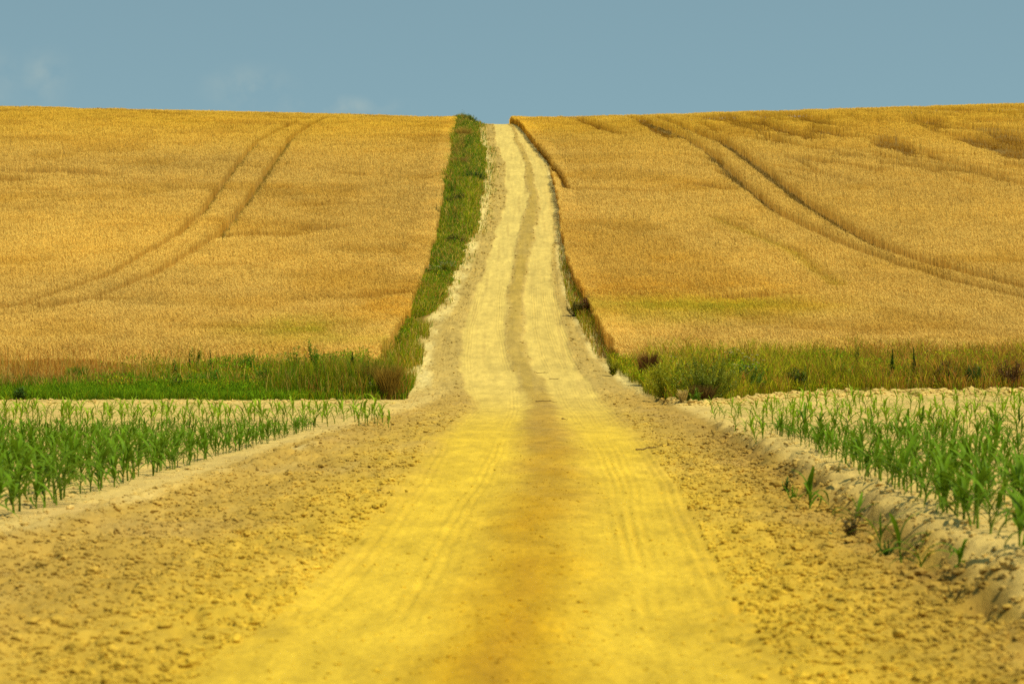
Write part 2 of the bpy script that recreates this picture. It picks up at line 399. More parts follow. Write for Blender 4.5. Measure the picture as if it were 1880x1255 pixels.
# the few big clods one can tell apart
for name, label, x, y, rr in (
    ('earth_clod', 'large earth clod lying in the crumbled margin near the bottom left corner', -2.86, 19.4, .06),
    ('earth_clod', 'pale rounded earth clod between the left margin and the left wheel track', -1.94, 15.9, .05),
    ('earth_clod', 'pale flat earth clod near the bottom right, beside the crumbling bank', 2.1, 15.4, .06),
    ('earth_clod', 'earth clod in the right margin straight below the fallen green leaf', 2.42, 19.6, .055)):
    rr *= .75; nv, nf = ico(2)
    a = nv * (1 + .45 * np.array([fbm(p[0] * 1.6 + p[2] * .9 + x, p[1] * 1.6 + p[2] * 1.4, 7) for p in nv]))[:, None] * np.array([1.25, 1.0, .7]) * rr
    c = np.tile(soil_rgb(np.array([x]), np.array([y]))[0] * 1.1, (len(nv), 1))
    o = obj(name, mesh_np(name, a, nf, c, False, SOIL), None, (x, y, float(surf_z(x, y)) + rr * .3)); o.rotation_euler.z = random.uniform(0, 6)
    tag(o, label, 'clod', 'large earth clods beside the track')

# ------------------------------------------------------------------ sticks and straw lying on the track
def stick(label, x, y, length, rz, bend=.08):
    t = np.linspace(-.5, .5, 9)
    P = np.stack([t * length, bend * length * np.sin(t * 5 + x), np.zeros(9)], 1)
    c, s = math.cos(rz), math.sin(rz)
    W = np.stack([x + P[:, 0] * c - P[:, 1] * s, y + P[:, 0] * s + P[:, 1] * c], 1)
    z = surf_z(W[:, 0], W[:, 1]) + .012 + .01 * np.abs(np.sin(t * 9))
    P3 = np.stack([W[:, 0] - x, W[:, 1] - y, z - z[4]], 1)
    v, f, cc = tube(P3, np.linspace(.012, .005, 9), [.12, .075, .03])
    g = Geo(); g.add(v, f, cc)
    br = np.stack([P3[5] + k * np.array([.05 * math.cos(rz + .8), .05 * math.sin(rz + .8), .006]) for k in range(4)])
    v, f, cc = tube(br, np.linspace(.006, .003, 4), [.12, .075, .03], 4); g.add(v, f, cc)
    o = obj('stick', g.mesh('stick', WOOD, True), None, (x, y, float(z[4])))
    tag(o, label, 'stick', 'dry sticks on the dirt track')
stick('dark twig lying across the middle strip just above the dip', .93, 90.5, .45, .15)
stick('short twig right of the middle strip, above the joint across the track', 1.3, 88.0, .3, -.3)
stick('dry stalk lying along the joint line at the foot of the hill', .9, 75.2, .6, .25)
stick('long dry stem lying on the right margin level with the maize corner', 2.12, 43.0, .55, .35)
stick('thin twig on the right margin next to the long dry stem', 2.3, 44.0, .22, .1)
stick('small dark twig on the middle strip between the pale wheel tracks', 1.1, 60.0, .25, 1.0)

# ------------------------------------------------------------------ wheat
TRAMS = [
    [(-20.1, 269.1), (-20.32, 246.8), (-20.5, 227.8), (-19.3, 197.6), (-17.69, 164.9), (-17.08, 146.2), (-17.33, 135.1), (-17.44, 123.9), (-18.3, 116.5), (-19.07, 109.4), (-20.6, 104.5), (-23, 101)],
    [(-18.16, 278.9), (-18.39, 252.7), (-18.3, 236.5), (-16.91, 200.6), (-15.71, 169.2), (-15.02, 148.0), (-15.26, 135.1), (-15.66, 123.9), (-16.34, 115.3), (-17.18, 109.4), (-18.8, 104.8), (-21.5, 101.5)],
    [(12.31, 300), (14.44, 243.2), (15.04, 212.3), (15.04, 182.6), (15.13, 162.9), (15.66, 151.5), (16.58, 139.7), (17.52, 130.7), (18.83, 121.4), (20.33, 114.1), (22, 108)],
    [(14.63, 293.8), (15.76, 249.4), (17.13, 229.4), (17.39, 197.4), (17.37, 171.1), (17.77, 149.7), (18.31, 136.6), (19.6, 127.9), (21.19, 119.0), (23, 112)]]
TW = [.25, .28, .36, .52]
STREAKS = [  # (polyline, half width, strength)
    ([(6.44, 305.5), (8.25, 253.3), (9.74, 242.3)], .45, .8), ([(12.51, 296.9), (12.89, 258.9), (13.69, 234.4)], .5, .9),
    ([(21.25, 284.5), (21.19, 257.3), (21.75, 241.7)], .45, .6), ([(22.82, 270.8), (23.51, 245.5), (24.71, 230.4)], .6, .8),
    ([(27.79, 290.2), (28.13, 253.3), (29.4, 245.7)], .55, .7), ([(25.78, 249.3), (27.86, 230.9)], .6, .8), ([(29.98, 230.2), (29.64, 214.9)], .7, 1),
    ([(42.39, 291.2), (44.06, 273.9), (47.57, 264.3)], .9, .9), ([(36.84, 231.8), (37.09, 217.6), (36.74, 204.1)], .8, 1), ([(40.4, 234.4), (39.43, 219.0)], .7, .9),
    ([(26.92, 200.8), (29.96, 193.1)], .7, .7), ([(37.72, 259.2), (36.75, 239.9)], .6, .7), ([(18.91, 282.2), (20.27, 271.4)], .6, .6), ([(34.94, 299.1), (36.88, 283.2)], .7, .7),
    ([(-33.33, 193.4), (-30.34, 193.2), (-27.0, 190.5)], .8, .8), ([(-33.82, 187.9), (-32.61, 185.1)], .8, .7), ([(-14.66, 144.4), (-13.34, 145.1), (-11.62, 144.5)], .6, .6),
    ([(-10.76, 147.9), (-9.75, 149.7)], .7, .5), ([(-6.5, 113.2), (-5.26, 114.4), (-3.76, 115.6)], .5, .5), ([(-39.82, 297.1), (-32.3, 281.1)], 1, .6), ([(-50.51, 280.6), (-47.2, 276.9)], 1, .6),
    ([(-17.19, 280.5), (-12.88, 280.3)], .8, .5), ([(-13.35, 127.9), (-12.61, 127.9)], .4, .5), ([(-27.58, 288.0), (-22.68, 282.0)], .9, .5), ([(-19.6, 108.9), (-18.43, 109.4), (-17.26, 111.3)], .5, .6),
    ([(-16.27, 111.8), (-15.62, 112.5)], .4, .5), ([(11.13, 157.1), (12.31, 146.1), (13.43, 134.8), (13.62, 118.6)], .22, .18), ([(4.11, 178.9), (8.44, 176.4)], .5, .3), ([(11.93, 183.3), (13.66, 178.3)], .5, .4),
    ([(8.62, 112.5), (10.88, 113.7)], .5, .4), ([(1.97, 228.8), (2.91, 202.7), (3.44, 188.9), (3.5, 178.9)], .16, 1)]

_r = random.Random(77)
for _ in range(120):                       # many small lodged swaths near the crest, mostly on the right
    y = _r.uniform(195, 298); x = _r.uniform(.06 * y, .2 * y); L_ = _r.uniform(5, 20); dx = _r.uniform(.8, 4.2)
    STREAKS.append(([(x, y), (x + dx * .5, y - L_ * .5), (x + dx + _r.uniform(-.6, .6), y - L_)], _r.uniform(.14, .34), _r.uniform(.8, 1.2) * float(np.clip((x - 4) / 18, .4, 1))))
for _ in range(34):
    y = _r.uniform(150, 295); x = -_r.uniform(8, .2 * y); dx = _r.uniform(1, 4)
    STREAKS.append(([(x, y), (x + dx * .5, y + _r.uniform(-.8, .8)), (x + dx, y + _r.uniform(-1.5, 1.5))], _r.uniform(.2, .45), _r.uniform(.2, .5)))

def poly_dist(X, Y, P):
    d = np.full(X.shape, 1e9)
    for (x0, y0), (x1, y1) in zip(P[:-1], P[1:]):
        dx, dy = x1 - x0, y1 - y0
        t = np.clip(((X - x0) * dx + (Y - y0) * dy) / (dx * dx + dy * dy), 0, 1)
        d = np.minimum(d, np.hypot(X - x0 - t * dx, Y - y0 - t * dy))
    return d

def wheat(sign):
    n = 430000
    y0, y1, p = 89.0, 332.0, .95
    q = rng.uniform(0, 1, n); e = 1 - p
    Y = (y0 ** e + q * (y1 ** e - y0 ** e)) ** (1 / e)
    edge = wheatL(Y) if sign < 0 else wheatR(Y)
    wob = .12 * fbm(Y * .5, Y * 0, 111) + .07 * fbm(Y * 2.1, Y * 0, 112)
    far = .2 * Y + 4
    X = edge + wob + sign * rng.uniform(0, 1, n) * (far - np.abs(edge))
    # thicken along the cut edge and the front, where stalks are seen from the side
    m = 46000
    Ye = 90 + 235 * rng.uniform(0, 1, m) ** 1.1
    ee = (wheatL(Ye) if sign < 0 else wheatR(Ye)) + .12 * fbm(Ye * .5, Ye * 0, 111) + .07 * fbm(Ye * 2.1, Ye * 0, 112)
    Xe = ee + sign * rng.uniform(0, 1, m) ** 1.5 * 1.0
    m2 = 16000
    Xf = sign * rng.uniform(2.8, 24, m2); Yf = wheatFront(Xf) + rng.uniform(0, 1, m2) ** 1.5 * 3
    X = np.concatenate([X, Xe, Xf]); Y = np.concatenate([Y, Ye, Yf])
    lim = (wheatL(Y) if sign < 0 else wheatR(Y)) + .12 * fbm(Y * .5, Y * 0, 111) + .07 * fbm(Y * 2.1, Y * 0, 112)
    ok = (Y > wheatFront(X)) & (((X - lim) * sign) > 0)
    full = (Y < 108) | (np.abs(X - lim) < 1.1)
    low = np.zeros(len(X)); tram = np.zeros(len(X))
    for P, w in list(zip(TRAMS, TW))[(0 if sign < 0 else 2):(2 if sign < 0 else 4)]:
        jit = .12 * fbm(X * .4, Y * .4, 113)
        d = poly_dist(X + jit, Y, P)
        fade = 1 - .3 * sm((116 - Y) / 10) if sign < 0 else 1 - .3 * sm((122 - Y) / 10)
        intr = (d < w * fade); ok &= ~(intr & (rng.uniform(0, 1, len(X)) < .3)); tram = np.maximum(tram, intr * 1.)
        full |= d < 1.6
        low = np.maximum(low, (.14 if sign < 0 else .32) * fade * np.exp(-(d / (w + .12)) ** 2))
    for P, w, s in STREAKS:
        if (P[0][0] < 0) != (sign < 0): continue
        pa = np.array(P); near_ = (X > pa[:, 0].min() - 4) & (X < pa[:, 0].max() + 4) & (Y > pa[:, 1].min() - 5) & (Y < pa[:, 1].max() + 5)
        if not near_.any(): continue
        d = np.full(X.shape, 1e3); xs, ys = X[near_], Y[near_]
        d[near_] = poly_dist(xs + w * fbm(xs * .8, ys * .25, 114), ys + 1.2 * fbm(xs * .6, ys * .3, 115), P)
        if s >= 1 and w < .3: ok &= d > w
        w = w * 1.65; k = np.exp(-np.minimum(d / w, 5) ** 4) * s * (.65 + .8 * vnoise(X * .9, Y * .5, 116))
        low = np.maximum(low, k * .85); full |= d < w * 3.2
    X, Y, full, low, tram = X[ok], Y[ok], full[ok], low[ok], tram[ok]
    n = len(X)
    big = fbm(X * .05, Y * .035, 121); mid = fbm(X * .28, Y * .16, 122); fine = fbm(X * 1.5, Y * .8, 123)
    big2 = fbm(X * .09 + 5, Y * .11, 128)
    patch = sm((fbm(X * .16, Y * .10, 124) - .1) / .25)           # slightly flattened patches
    up = sm((Y - 190) / 90)
    wave = vnoise(X * .5, Y * .11, 125)
    h = .84 + .05 * mid + .06 * fine + rng.normal(0, .045, n) - .05 * patch - .12 * up * sm((wave - .55) / .2)
    h = h + (.03 + .07 * up) * fbm(X * 1.1, Y * .22, 129)
    h = h * (.5 + .5 * sm((Y - wheatFront(X)) / 3.5))
    h = h * (1 - np.clip(low, 0, .88)) * np.where(tram > .5, .24, 1)
    bent = np.clip(.12 + .25 * patch + low * .9 + .15 * fine, .03, 1.0)
    az = 2.6 + 1.3 * fbm(X * .12, Y * .08, 126) + 1.6 * fbm(X * .9, Y * .6, 127) + rng.normal(0, .7, n)
    dr = np.stack([np.cos(az), np.sin(az), np.zeros(n)], 1)
    zg = ground_z(X, Y)
    P0 = np.stack([X, Y, zg], 1)
    zup = np.array([0, 0, 1.])
    lean = (bent * .28)[:, None] * dr
    b = np.where(full, 0.0, .45)[:, None]
    hh = h[:, None]
    Lv0 = P0 + hh * (b * zup + lean * b ** 2)
    Lv1 = P0 + hh * (.86 * zup + lean * .8)
    el = (.10 * rng.uniform(.8, 1.3, n))[:, None]
    droop = rng.uniform(.45, 1.15, n)[:, None]
    Lv2 = Lv1 + el * .6 * ((1.0 - .35 * droop) * zup + (.35 + .55 * droop) * dr)
    Lv3 = Lv2 + el * .75 * ((.75 - 1.15 * droop) * zup + (.5 + .4 * droop) * dr)
    dist = np.clip(Y / 100, .9, 3)
    ws = .010 * dist ** .8; we = .0185 * dist ** .85
    face = rng.uniform(0, math.pi, n); face = np.where(rng.uniform(0, 1, n) < .5, face * .35, face)
    # colours: tan ears near the foot, deeper gold towards the crest; browner stalks; green weed patches near the front
    tan = np.array([.86, .588, .15]); gold = np.array([.85, .55, .062]); rust = np.array([.60, .345, .045]); olive = np.array([.42, .38, .03]); yel = np.array([.78, .58, .03])
    g = np.clip(.15 + .85 * up + .25 * big, 0, 1)
    c = lerp(tan, gold, g)
    c = lerp(c, rust, np.clip(.08 + .4 * np.clip(mid, 0, 1) + .4 * patch + .22 * np.clip(big2, 0, 1) + .25 * up * np.clip(mid + .2, 0, 1) + low * .6, 0, .85))
    if sign > 0:
        gp = np.exp(-((Y - 109.5 - .35 * (X - 5) * 0) / 5) ** 2) * np.exp(-((X - 7) / 4.6) ** 2)
        gp = np.maximum(gp, .6 * np.exp(-((Y - 104) / 3.5) ** 2) * np.exp(-((X - 6.5) / 3) ** 2))
        gp = np.maximum(gp, .55 * np.exp(-((poly_dist(X, Y, STREAKS[26][0])) / .4) ** 2))
        rp = np.exp(-((Y - 118) / 5) ** 2) * np.exp(-((X - 6) / 6) ** 2)
    else:
        gp = np.exp(-((Y - 99) / 5) ** 2) * np.exp(-((X + 7.3) / 2.2) ** 2)
        gp = np.maximum(gp, .5 * np.exp(-((Y - 95) / 2.5) ** 2) * np.exp(-((X + 5.5) / 3) ** 2))
        rp = np.exp(-((Y - 108) / 6) ** 2) * np.exp(-((X + 4.6) / 1.8) ** 2)
    gp = gp * np.clip(.75 + .7 * fine + .5 * mid, 0, 1)
    mixg = lerp(yel, olive, sm(.5 + fine + rng.normal(0, .3, n)))
    c = lerp(c, mixg, np.clip(gp, 0, .9))
    c = lerp(c, rust * 1.25, np.clip(rp * (.6 + fine), 0, .8))
    c = lerp(c, np.array([.27, .135, .013]), np.clip(low * 1.3, 0, .95))  # lodged streaks: exposed brown stems, with the trough shade painted into the colour
    c = np.where((tram > .5)[:, None], np.array([.27, .19, .025]) if sign < 0 else np.array([.15, .095, .014]), c)  # olive-brown stubble; right-hand tramlines darker, shadow painted into their colour
    c = c * rng.uniform(.91, 1.09, (n, 1)) * (1 + .17 * big + .10 * mid + .06 * fine)[:, None]
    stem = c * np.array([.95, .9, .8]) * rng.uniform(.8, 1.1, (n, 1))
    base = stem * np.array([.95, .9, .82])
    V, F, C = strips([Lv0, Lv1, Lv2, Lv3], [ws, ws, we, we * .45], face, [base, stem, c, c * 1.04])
    return V, F, C
for s, lab in ((-1, 'ripe golden wheat covering the hillside left of the dirt track'), (1, 'ripe golden wheat with flattened streaks covering the hillside right of the track')):
    V, F, C = wheat(s)
    o = obj('wheat_field', mesh_np('wheat_field', V, F, C, False, WHEAT))
    tag(o, lab, 'wheat field', kind='stuff')

# ------------------------------------------------------------------ grass
def blades(X, Y, h, w, colr, lean=.35, seed=None, az=None, tipc=1.15, head=None):
    n = len(X); z = surf_z(X, Y) - .02
    P = np.stack([X, Y, z], 1)
    az = rng.uniform(0, 6.283, n) if az is None else az
    d = np.stack([np.cos(az), np.sin(az), np.zeros(n)], 1) * (lean * rng.uniform(.2, 1.4, n))[:, None]
    zz = np.array([0, 0, 1.])
    H = h[:, None]
    l1 = P + H * (.45 * zz + .16 * d); l2 = P + H * (.8 * zz + .5 * d); l3 = P + H * (.98 * zz + .95 * d)
    w = np.broadcast_to(w, (n,))
    face = rng.uniform(0, math.pi, n)
    cols = [colr * .72, colr * .9, colr, colr * tipc]
    wd = [w * .9, w, w * .75, w * .15]
    if head is not None:
        cols[2] = np.where(head[0][:, None], head[1], cols[2]); cols[3] = np.where(head[0][:, None], head[1], cols[3])
        wd[2] = np.where(head[0], w * 1.5, wd[2]); wd[3] = np.where(head[0], w * .8, wd[3])
        wd[1] = np.where(head[0], w * .5, wd[1]); wd[0] = np.where(head[0], w * .5, wd[0])
    return strips([P, l1, l2, l3], wd, face, cols)

GREEN = np.array([.15, .27, .008]); OLIVE = np.array([.34, .315, .010]); STRAW = np.array([.60, .41, .085]); RED = np.array([.38, .165, .028]); DKG = np.array([.06, .12, .010]); YGR = np.array([.44, .41, .018])

def mixcol(n, pairs):
    """weighted random choice of colours, weights (n,)"""
    W = np.stack([np.broadcast_to(w, (n,)) for w, _ in pairs], 1); W = np.clip(W, 0, None); W = W / W.sum(1, keepdims=True)
    cs = np.cumsum(W, 1); q = rng.uniform(0, 1, (n, 1)); i = (q > cs).sum(1).clip(0, len(pairs) - 1)
    return np.array([c for _, c in pairs])[i] * rng.uniform(.75, 1.25, (n, 1))

def diamond(P, az, el, ln, wd, c):
    """leaf: two quads folded at the midrib (P (n,3))"""
    n = len(P)
    d = np.stack([np.cos(az) * np.cos(el), np.sin(az) * np.cos(el), np.sin(el)], 1); s = np.stack([-np.sin(az), np.cos(az), 0 * az], 1)
    ln = ln[:, None]; wd = wd[:, None]; up = np.array([0, 0, .12])
    a = P; b = P + d * ln * .5 - s * wd * .5 + up * ln; m = P + d * ln * .55; e = P + d * ln * .5 + s * wd * .5 + up * ln; t = P + d * ln - up * ln * .6
    V = np.stack([a, b, m, e, t], 1).reshape(-1, 3)
    F = (np.array([[0, 2, 4, 1], [0, 3, 4, 2]])[None] + (np.arange(n) * 5)[:, None, None]).reshape(-1, 4)
    return V, F, np.repeat(c, 5, 0)

def leafmass(X, Y, hmax, c, size=.085):
    """broad leaves filling a low tangle of herbs up to hmax"""
    n = len(X); q = rng.uniform(.1, 1, n) ** .6
    P = np.stack([X, Y, surf_z(X, Y) + hmax * q], 1)
    ln = size * rng.uniform(.5, 1.5, n)
    return diamond(P, rng.uniform(0, 6.283, n), rng.uniform(-.2, 1.1, n), ln, ln * rng.uniform(.25, .5, n), c)

def verge_left():
    g = Geo()
    # bright short grass along the foot
    n = 42000; X = rng.uniform(-17, -2.9, n); Y = 76.6 + .8 * fbm(X * .5, X * 0, 131) + .7 * fbm(X * 2.4, X * 0, 139) + rng.uniform(0, 1, n) ** 1.2 * 7.5
    thin = np.where(X > -5.5, .45, 1); k = rng.uniform(0, 1, n) < thin; X, Y = X[k], Y[k]; n = len(X)
    hn = fbm(X * .8, Y * .5, 132)
    h = np.clip(.22 + .10 * hn + .05 * (Y - 77) * .6 + rng.normal(0, .05, n), .07, .6)
    c = mixcol(n, [(1.0, GREEN), (.35 + .4 * hn, GREEN * 1.25), (.25 - .3 * hn, DKG * 1.2), (.12 + .5 * sm((X + 7) / 2.5), OLIVE), (.35 * sm((X + 5.2) / 1.5) * (Y < 79), STRAW * .8)])
    g.add(*blades(X, Y, h, .016, c, .5))
    # tall brown and straw grasses behind, greener to the right
    n = 30000; X = rng.uniform(-20, -2.9, n); Y = rng.uniform(80.5, 94.5, n)
    lim = (Y - 78 - 1.2 * fbm(X * .6, X * 0, 133)) > 0
    bare = (X > -4.4) & (Y > 86); k = lim & ~(bare & (rng.uniform(0, 1, n) < .8)); X, Y = X[k], Y[k]; n = len(X)
    t = sm((X + 12.4 + 1.2 * fbm(X * .7, Y * .3, 138)) / 1.8)                                     # 0 far left, 1 near the track
    pn = fbm(X * .9, Y * .35, 134)
    cl_ = fbm(X * 2.6, Y * 1.1, 137)
    h = np.clip((.36 + rng.exponential(.14, n)) * (1 + .35 * pn + .3 * cl_) * np.interp(Y, [80, 86, 94], [.9, 1.05, .85]), .12, 1.15)
    orange = np.exp(-((X + 4.9) / .9) ** 2)
    c = mixcol(n, [(.9 * (1 - t) + .05 + .6 * sm((X + 3.9) / .7), RED * 1.25), (.4 * (1 - t) + .06, RED * .75), (.6 - .45 * t + .6 * sm((Y - 89) / 3), STRAW), (1.3 * t * (1 - .4 * orange) + .8 * cl_, OLIVE * .9), (1.3 * t - .9 * cl_, GREEN * .9), (.3 * t + .1, YGR), (.6 * orange, np.array([.42, .2, .03]))])
    hd = rng.uniform(0, 1, n) < .35
    hc = np.where((rng.uniform(0, 1, n) < .5)[:, None], RED * 1.4, STRAW) * rng.uniform(.8, 1.2, (n, 1))
    g.add(*blades(X, Y, h, .0105, c, .3, head=(hd, hc)))
    # weedy front part beside the track
    n = 19000; X = -7.2 + 4.45 * rng.uniform(0, 1, n); Y = rng.uniform(77, 83, n)
    k = (X < -2.85 - .12 * np.abs(Y - 78)) & (rng.uniform(0, 1, n) < sm((X + 7.2) / 2.6)); X, Y = X[k], Y[k]; n = len(X)
    pn = fbm(X * 1.1, Y * .5, 135)
    h = np.clip((.58 + .24 * pn + rng.exponential(.14, n)) * sm((Y - 75.4) / 3), .1, 1.1)
    c = mixcol(n, [(.6 + pn, OLIVE * .85), (.6 - .5 * pn, GREEN * .8), (.15 + .55 * sm((X + 3.7) / .6), RED * 1.05), (.25, STRAW * .8), (.15, np.array([.38, .19, .03])), (.5, GREEN * 1.1), (.25, DKG)])
    g.add(*blades(X, Y, h, .014, c, .3))
    # leafy herbs tangled through the grass, bushier towards the track
    n = 30000; X = rng.uniform(-12.5, -3.0, n); Y = 79 + rng.uniform(0, 1, n) * 10
    k = (rng.uniform(0, 1, n) < sm((X + 12.8) / 2.5)) & ~((X > -4.4) & (Y > 86)) & (X < -2.95 - .12 * np.abs(Y - 78)); X, Y = X[k], Y[k]; n = len(X)
    hm = vnoise(X * .9, Y * .45, 161); pn = fbm(X * .8, Y * .4, 162)
    hx = (.2 + .75 * hm ** 1.5 + .22 * sm((X + 8.5) / 3)) * sm((Y - 77.5) / 3.5)
    g.add(*leafmass(X, Y, hx, mixcol(n, [(1.4 + pn, GREEN * 1.15), (.5 - pn, OLIVE * 1.1), (.35, DKG * 1.3), (.12 + .4 * sm((X + 4.4) / .8), RED * .9)])))
    # sparse fringe on the bare patch beyond
    n = 9000; X = rng.uniform(-4.6, -2.75, n); Y = rng.uniform(85, 108, n)
    k = (fbm(X * 1.5, Y * .5, 136) > -.12 + .5 * sm((X + 3.6) / .8)) & (X < roadL(Y) + .1); X, Y = X[k], Y[k]; n = len(X)
    g.add(*blades(X, Y, np.clip(rng.normal(.32, .13, n), .06, .7), .016, mixcol(n, [(1, OLIVE), (.6, GREEN), (.6, STRAW)]), .5))
    return g

def verge_right():
    g = Geo()
    n = 62000; X = rng.uniform(2.95, 20, n); Yf = vergeFrontR(X) + .8 * fbm(X * 1.0, X * 0, 141) + .7 * fbm(X * 3.1, X * 0, 146)
    Y = Yf + rng.uniform(0, 1, n) ** 1.15 * (95 - Yf)
    k = (X > roadR(Y) + .05 + .25 * vnoise(Y * 1.2, Y * 0, 142)); X, Y, Yf = X[k], Y[k], Yf[k]; n = len(X)
    t = sm((X - 9.0) / 3); pn = fbm(X * .9, Y * .35, 143); q = fbm(X * .45, Y * .25, 144)
    low = sm((4.6 - X) / 1.2) * sm((Y - 76) / 4)
    h = np.clip((.76 + .2 * pn + .14 * q) * (1 - .45 * low) * (.5 + .5 * sm((Y - Yf) / 1.5)) * rng.uniform(.55, 1.2, n), .1, 1.3)
    c = mixcol(n, [(1.0 - .5 * t + .8 * pn, OLIVE), (.8 - .3 * t - .9 * pn, GREEN * .85), (.5 + .9 * q, YGR), (.25 + .75 * t, RED), (.25 + .25 * t, STRAW * .85), (.2 + .3 * t * (pn > 0), DKG)])
    hd = rng.uniform(0, 1, n) < .25
    hc = np.where((rng.uniform(0, 1, n) < .3 + .4 * t)[:, None], RED * 1.3, YGR * 1.1) * rng.uniform(.8, 1.2, (n, 1))
    g.add(*blades(X, Y, h, .0115, c, .38, head=(hd, hc)))
    # leafy herbs among the grasses
    n = 42000; X = rng.uniform(3.0, 16, n); Yf = vergeFrontR(X) + .4; Y = Yf + rng.uniform(0, 1, n) ** 1.2 * (92 - Yf)
    k = (X > roadR(Y) + .1) & (rng.uniform(0, 1, n) < 1 - .45 * sm((X - 10) / 3)); X, Y, Yf = X[k], Y[k], Yf[k]; n = len(X)
    hm = vnoise(X * .9, Y * .45, 163); pn = fbm(X * .7, Y * .35, 164)
    hx = (.3 + .65 * hm ** 1.3) * (.5 + .5 * sm((Y - Yf) / 1.5)) * (1 - .35 * sm((4.6 - X) / 1.2) * sm((Y - 76) / 4))
    g.add(*leafmass(X, Y, hx, mixcol(n, [(.9 + pn, OLIVE * 1.2), (1.0 - pn, GREEN * 1.2), (.5, YGR * 1.1), (.25, DKG * 1.2), (.3 * sm((X - 9) / 3), RED)]), .075))
    # strip of grass between the track and the wheat on the lower hill
    n = 6000; Y = 96 + 70 * rng.uniform(0, 1, n) ** 1.5; X = roadR(Y) - .1 + rng.uniform(0, 1, n) * (wheatR(Y) - roadR(Y) + .25)
    k = rng.uniform(0, 1, n) < np.interp(Y, [96, 104, 112, 122, 140, 160], [.2, .45, 1, .5, .15, 0]); X, Y = X[k], Y[k]; n = len(X)
    h = np.clip(.30 + .2 * fbm(X * .8, Y * .2, 145) + rng.normal(0, .08, n), .08, .9)
    g.add(*blades(X, Y, h, .02, mixcol(n, [(1, OLIVE), (.6, GREEN), (.5, RED * .9), (.5 + 1.5 * (Y < 107), STRAW * .85)]), .4))
    return g

def hill_strip():
    g = Geo()
    n = 90000; e = -.1; q = rng.uniform(0, 1, n)
    Y = 100 + 222 * q ** 1.25
    l = wheatL(Y) - .15; r_ = roadL(Y) + .35 * fbm(Y * .22, Y * 0, 151) + .25 * fbm(Y * 1.1, Y * 0, 155) - .18 - .7 * sm((118 - Y) / 10)
    u_ = rng.uniform(0, 1, n) ** .9; u_ = np.where(rng.uniform(0, 1, n) < .06, u_ * 1.3, u_); X = l + (r_ - l) * u_
    pn = fbm(X * 1.3, Y * .16, 152); q2 = fbm(X * .8, Y * .06, 153)
    h = np.interp(Y, [100, 115, 140, 170, 320], [.3, .42, .55, .72, .8]) * (.9 + .6 * pn + .3 * q2) * (1 - .5 * sm((u_ - .75) / .25)) * rng.uniform(.6, 1.25, n)
    h = np.clip(h, .1, 1.3)
    dark = sm((Y - 125) / 40)
    c = mixcol(n, [(.8, GREEN * .72), (.45 * dark - .8 * q2, DKG * 1.1), (.4 + 1.1 * q2, OLIVE * .85), (.36 + .4 * sm((u_ - .82) / .12), STRAW * .8), (.10 + .3 * (pn > .35), RED)])
    c = c * 1.42
    yl = sm((fbm(X * 1.2 + 3, Y * .11, 154) - .28) / .12) * (u_ < .6) * (Y > 170)
    c = lerp(c, np.array([.46, .31, .05]) * rng.uniform(.8, 1.2, (n, 1)), yl * .85)
    w = .016 * np.clip(Y / 100, 1, 3) ** .9
    g.add(*blades(X, Y, h, w, c, .35))
    n2 = 26000; q = rng.integers(0, n, n2); hm = vnoise(X[q] * 1.1, Y[q] * .2, 156)
    g.add(*leafmass(X[q], Y[q], h[q] * (.6 + .7 * hm), mixcol(n2, [(1, GREEN * .9), (.5, OLIVE), (.35, DKG * 1.2), (.12, STRAW * .7)]), .13))
    return g

for fn, lab in ((verge_left, 'bright green and rusty wild grasses fringing the left wheat field foot'),
                (verge_right, 'olive green tangled grasses between the right wheat and maize'),
                (hill_strip, 'long green strip of grass climbing between left wheat and track')):
    g = fn(); tag(obj('verge_grass', g.mesh('verge_grass', GRASS)), lab, 'grass', kind='stuff')

# ------------------------------------------------------------------ maize
def leaf_blade(base, az, length, width, elev, droop, twist, c, seg=7):
    """arched blade with a folded midrib; 3 verts per station"""
    t = np.linspace(0, 1, seg + 1); e = elev - droop * t ** 1.4
    dx = np.cos(e) * length / seg; dz = np.sin(e) * length / seg
    x = np.concatenate([[0], np.cumsum(dx[:-1])]); z = np.concatenate([[0], np.cumsum(dz[:-1])])
    a = az + twist * t ** 2
    P = np.stack([base[0] + x * np.cos(a), base[1] + x * np.sin(a), base[2] + z], 1)
    s = np.stack([-np.sin(a), np.cos(a), 0 * a], 1); up = np.stack([-np.sin(e) * np.cos(a), -np.sin(e) * np.sin(a), np.cos(e)], 1)
    w = width * np.array([.45, .8, 1, 1, .9, .7, .42, .05]) if seg == 7 else width * np.interp(t, [0, .3, .6, 1], [.5, 1, .9, .05])
    V = np.stack([P - s * w[:, None] * .5 + up * w[:, None] * .16, P, P + s * w[:, None] * .5 + up * w[:, None] * .16], 1).reshape(-1, 3)
    F = []
    for i in range(seg):
        for j in (0, 1): F.append([i * 3 + j, i * 3 + j + 1, i * 3 + j + 4, i * 3 + j + 3])
    C = np.repeat(np.asarray(c)[None] * (np.linspace(.85, 1.1, seg + 1))[:, None], 3, 0)
    return V, np.array(F), C

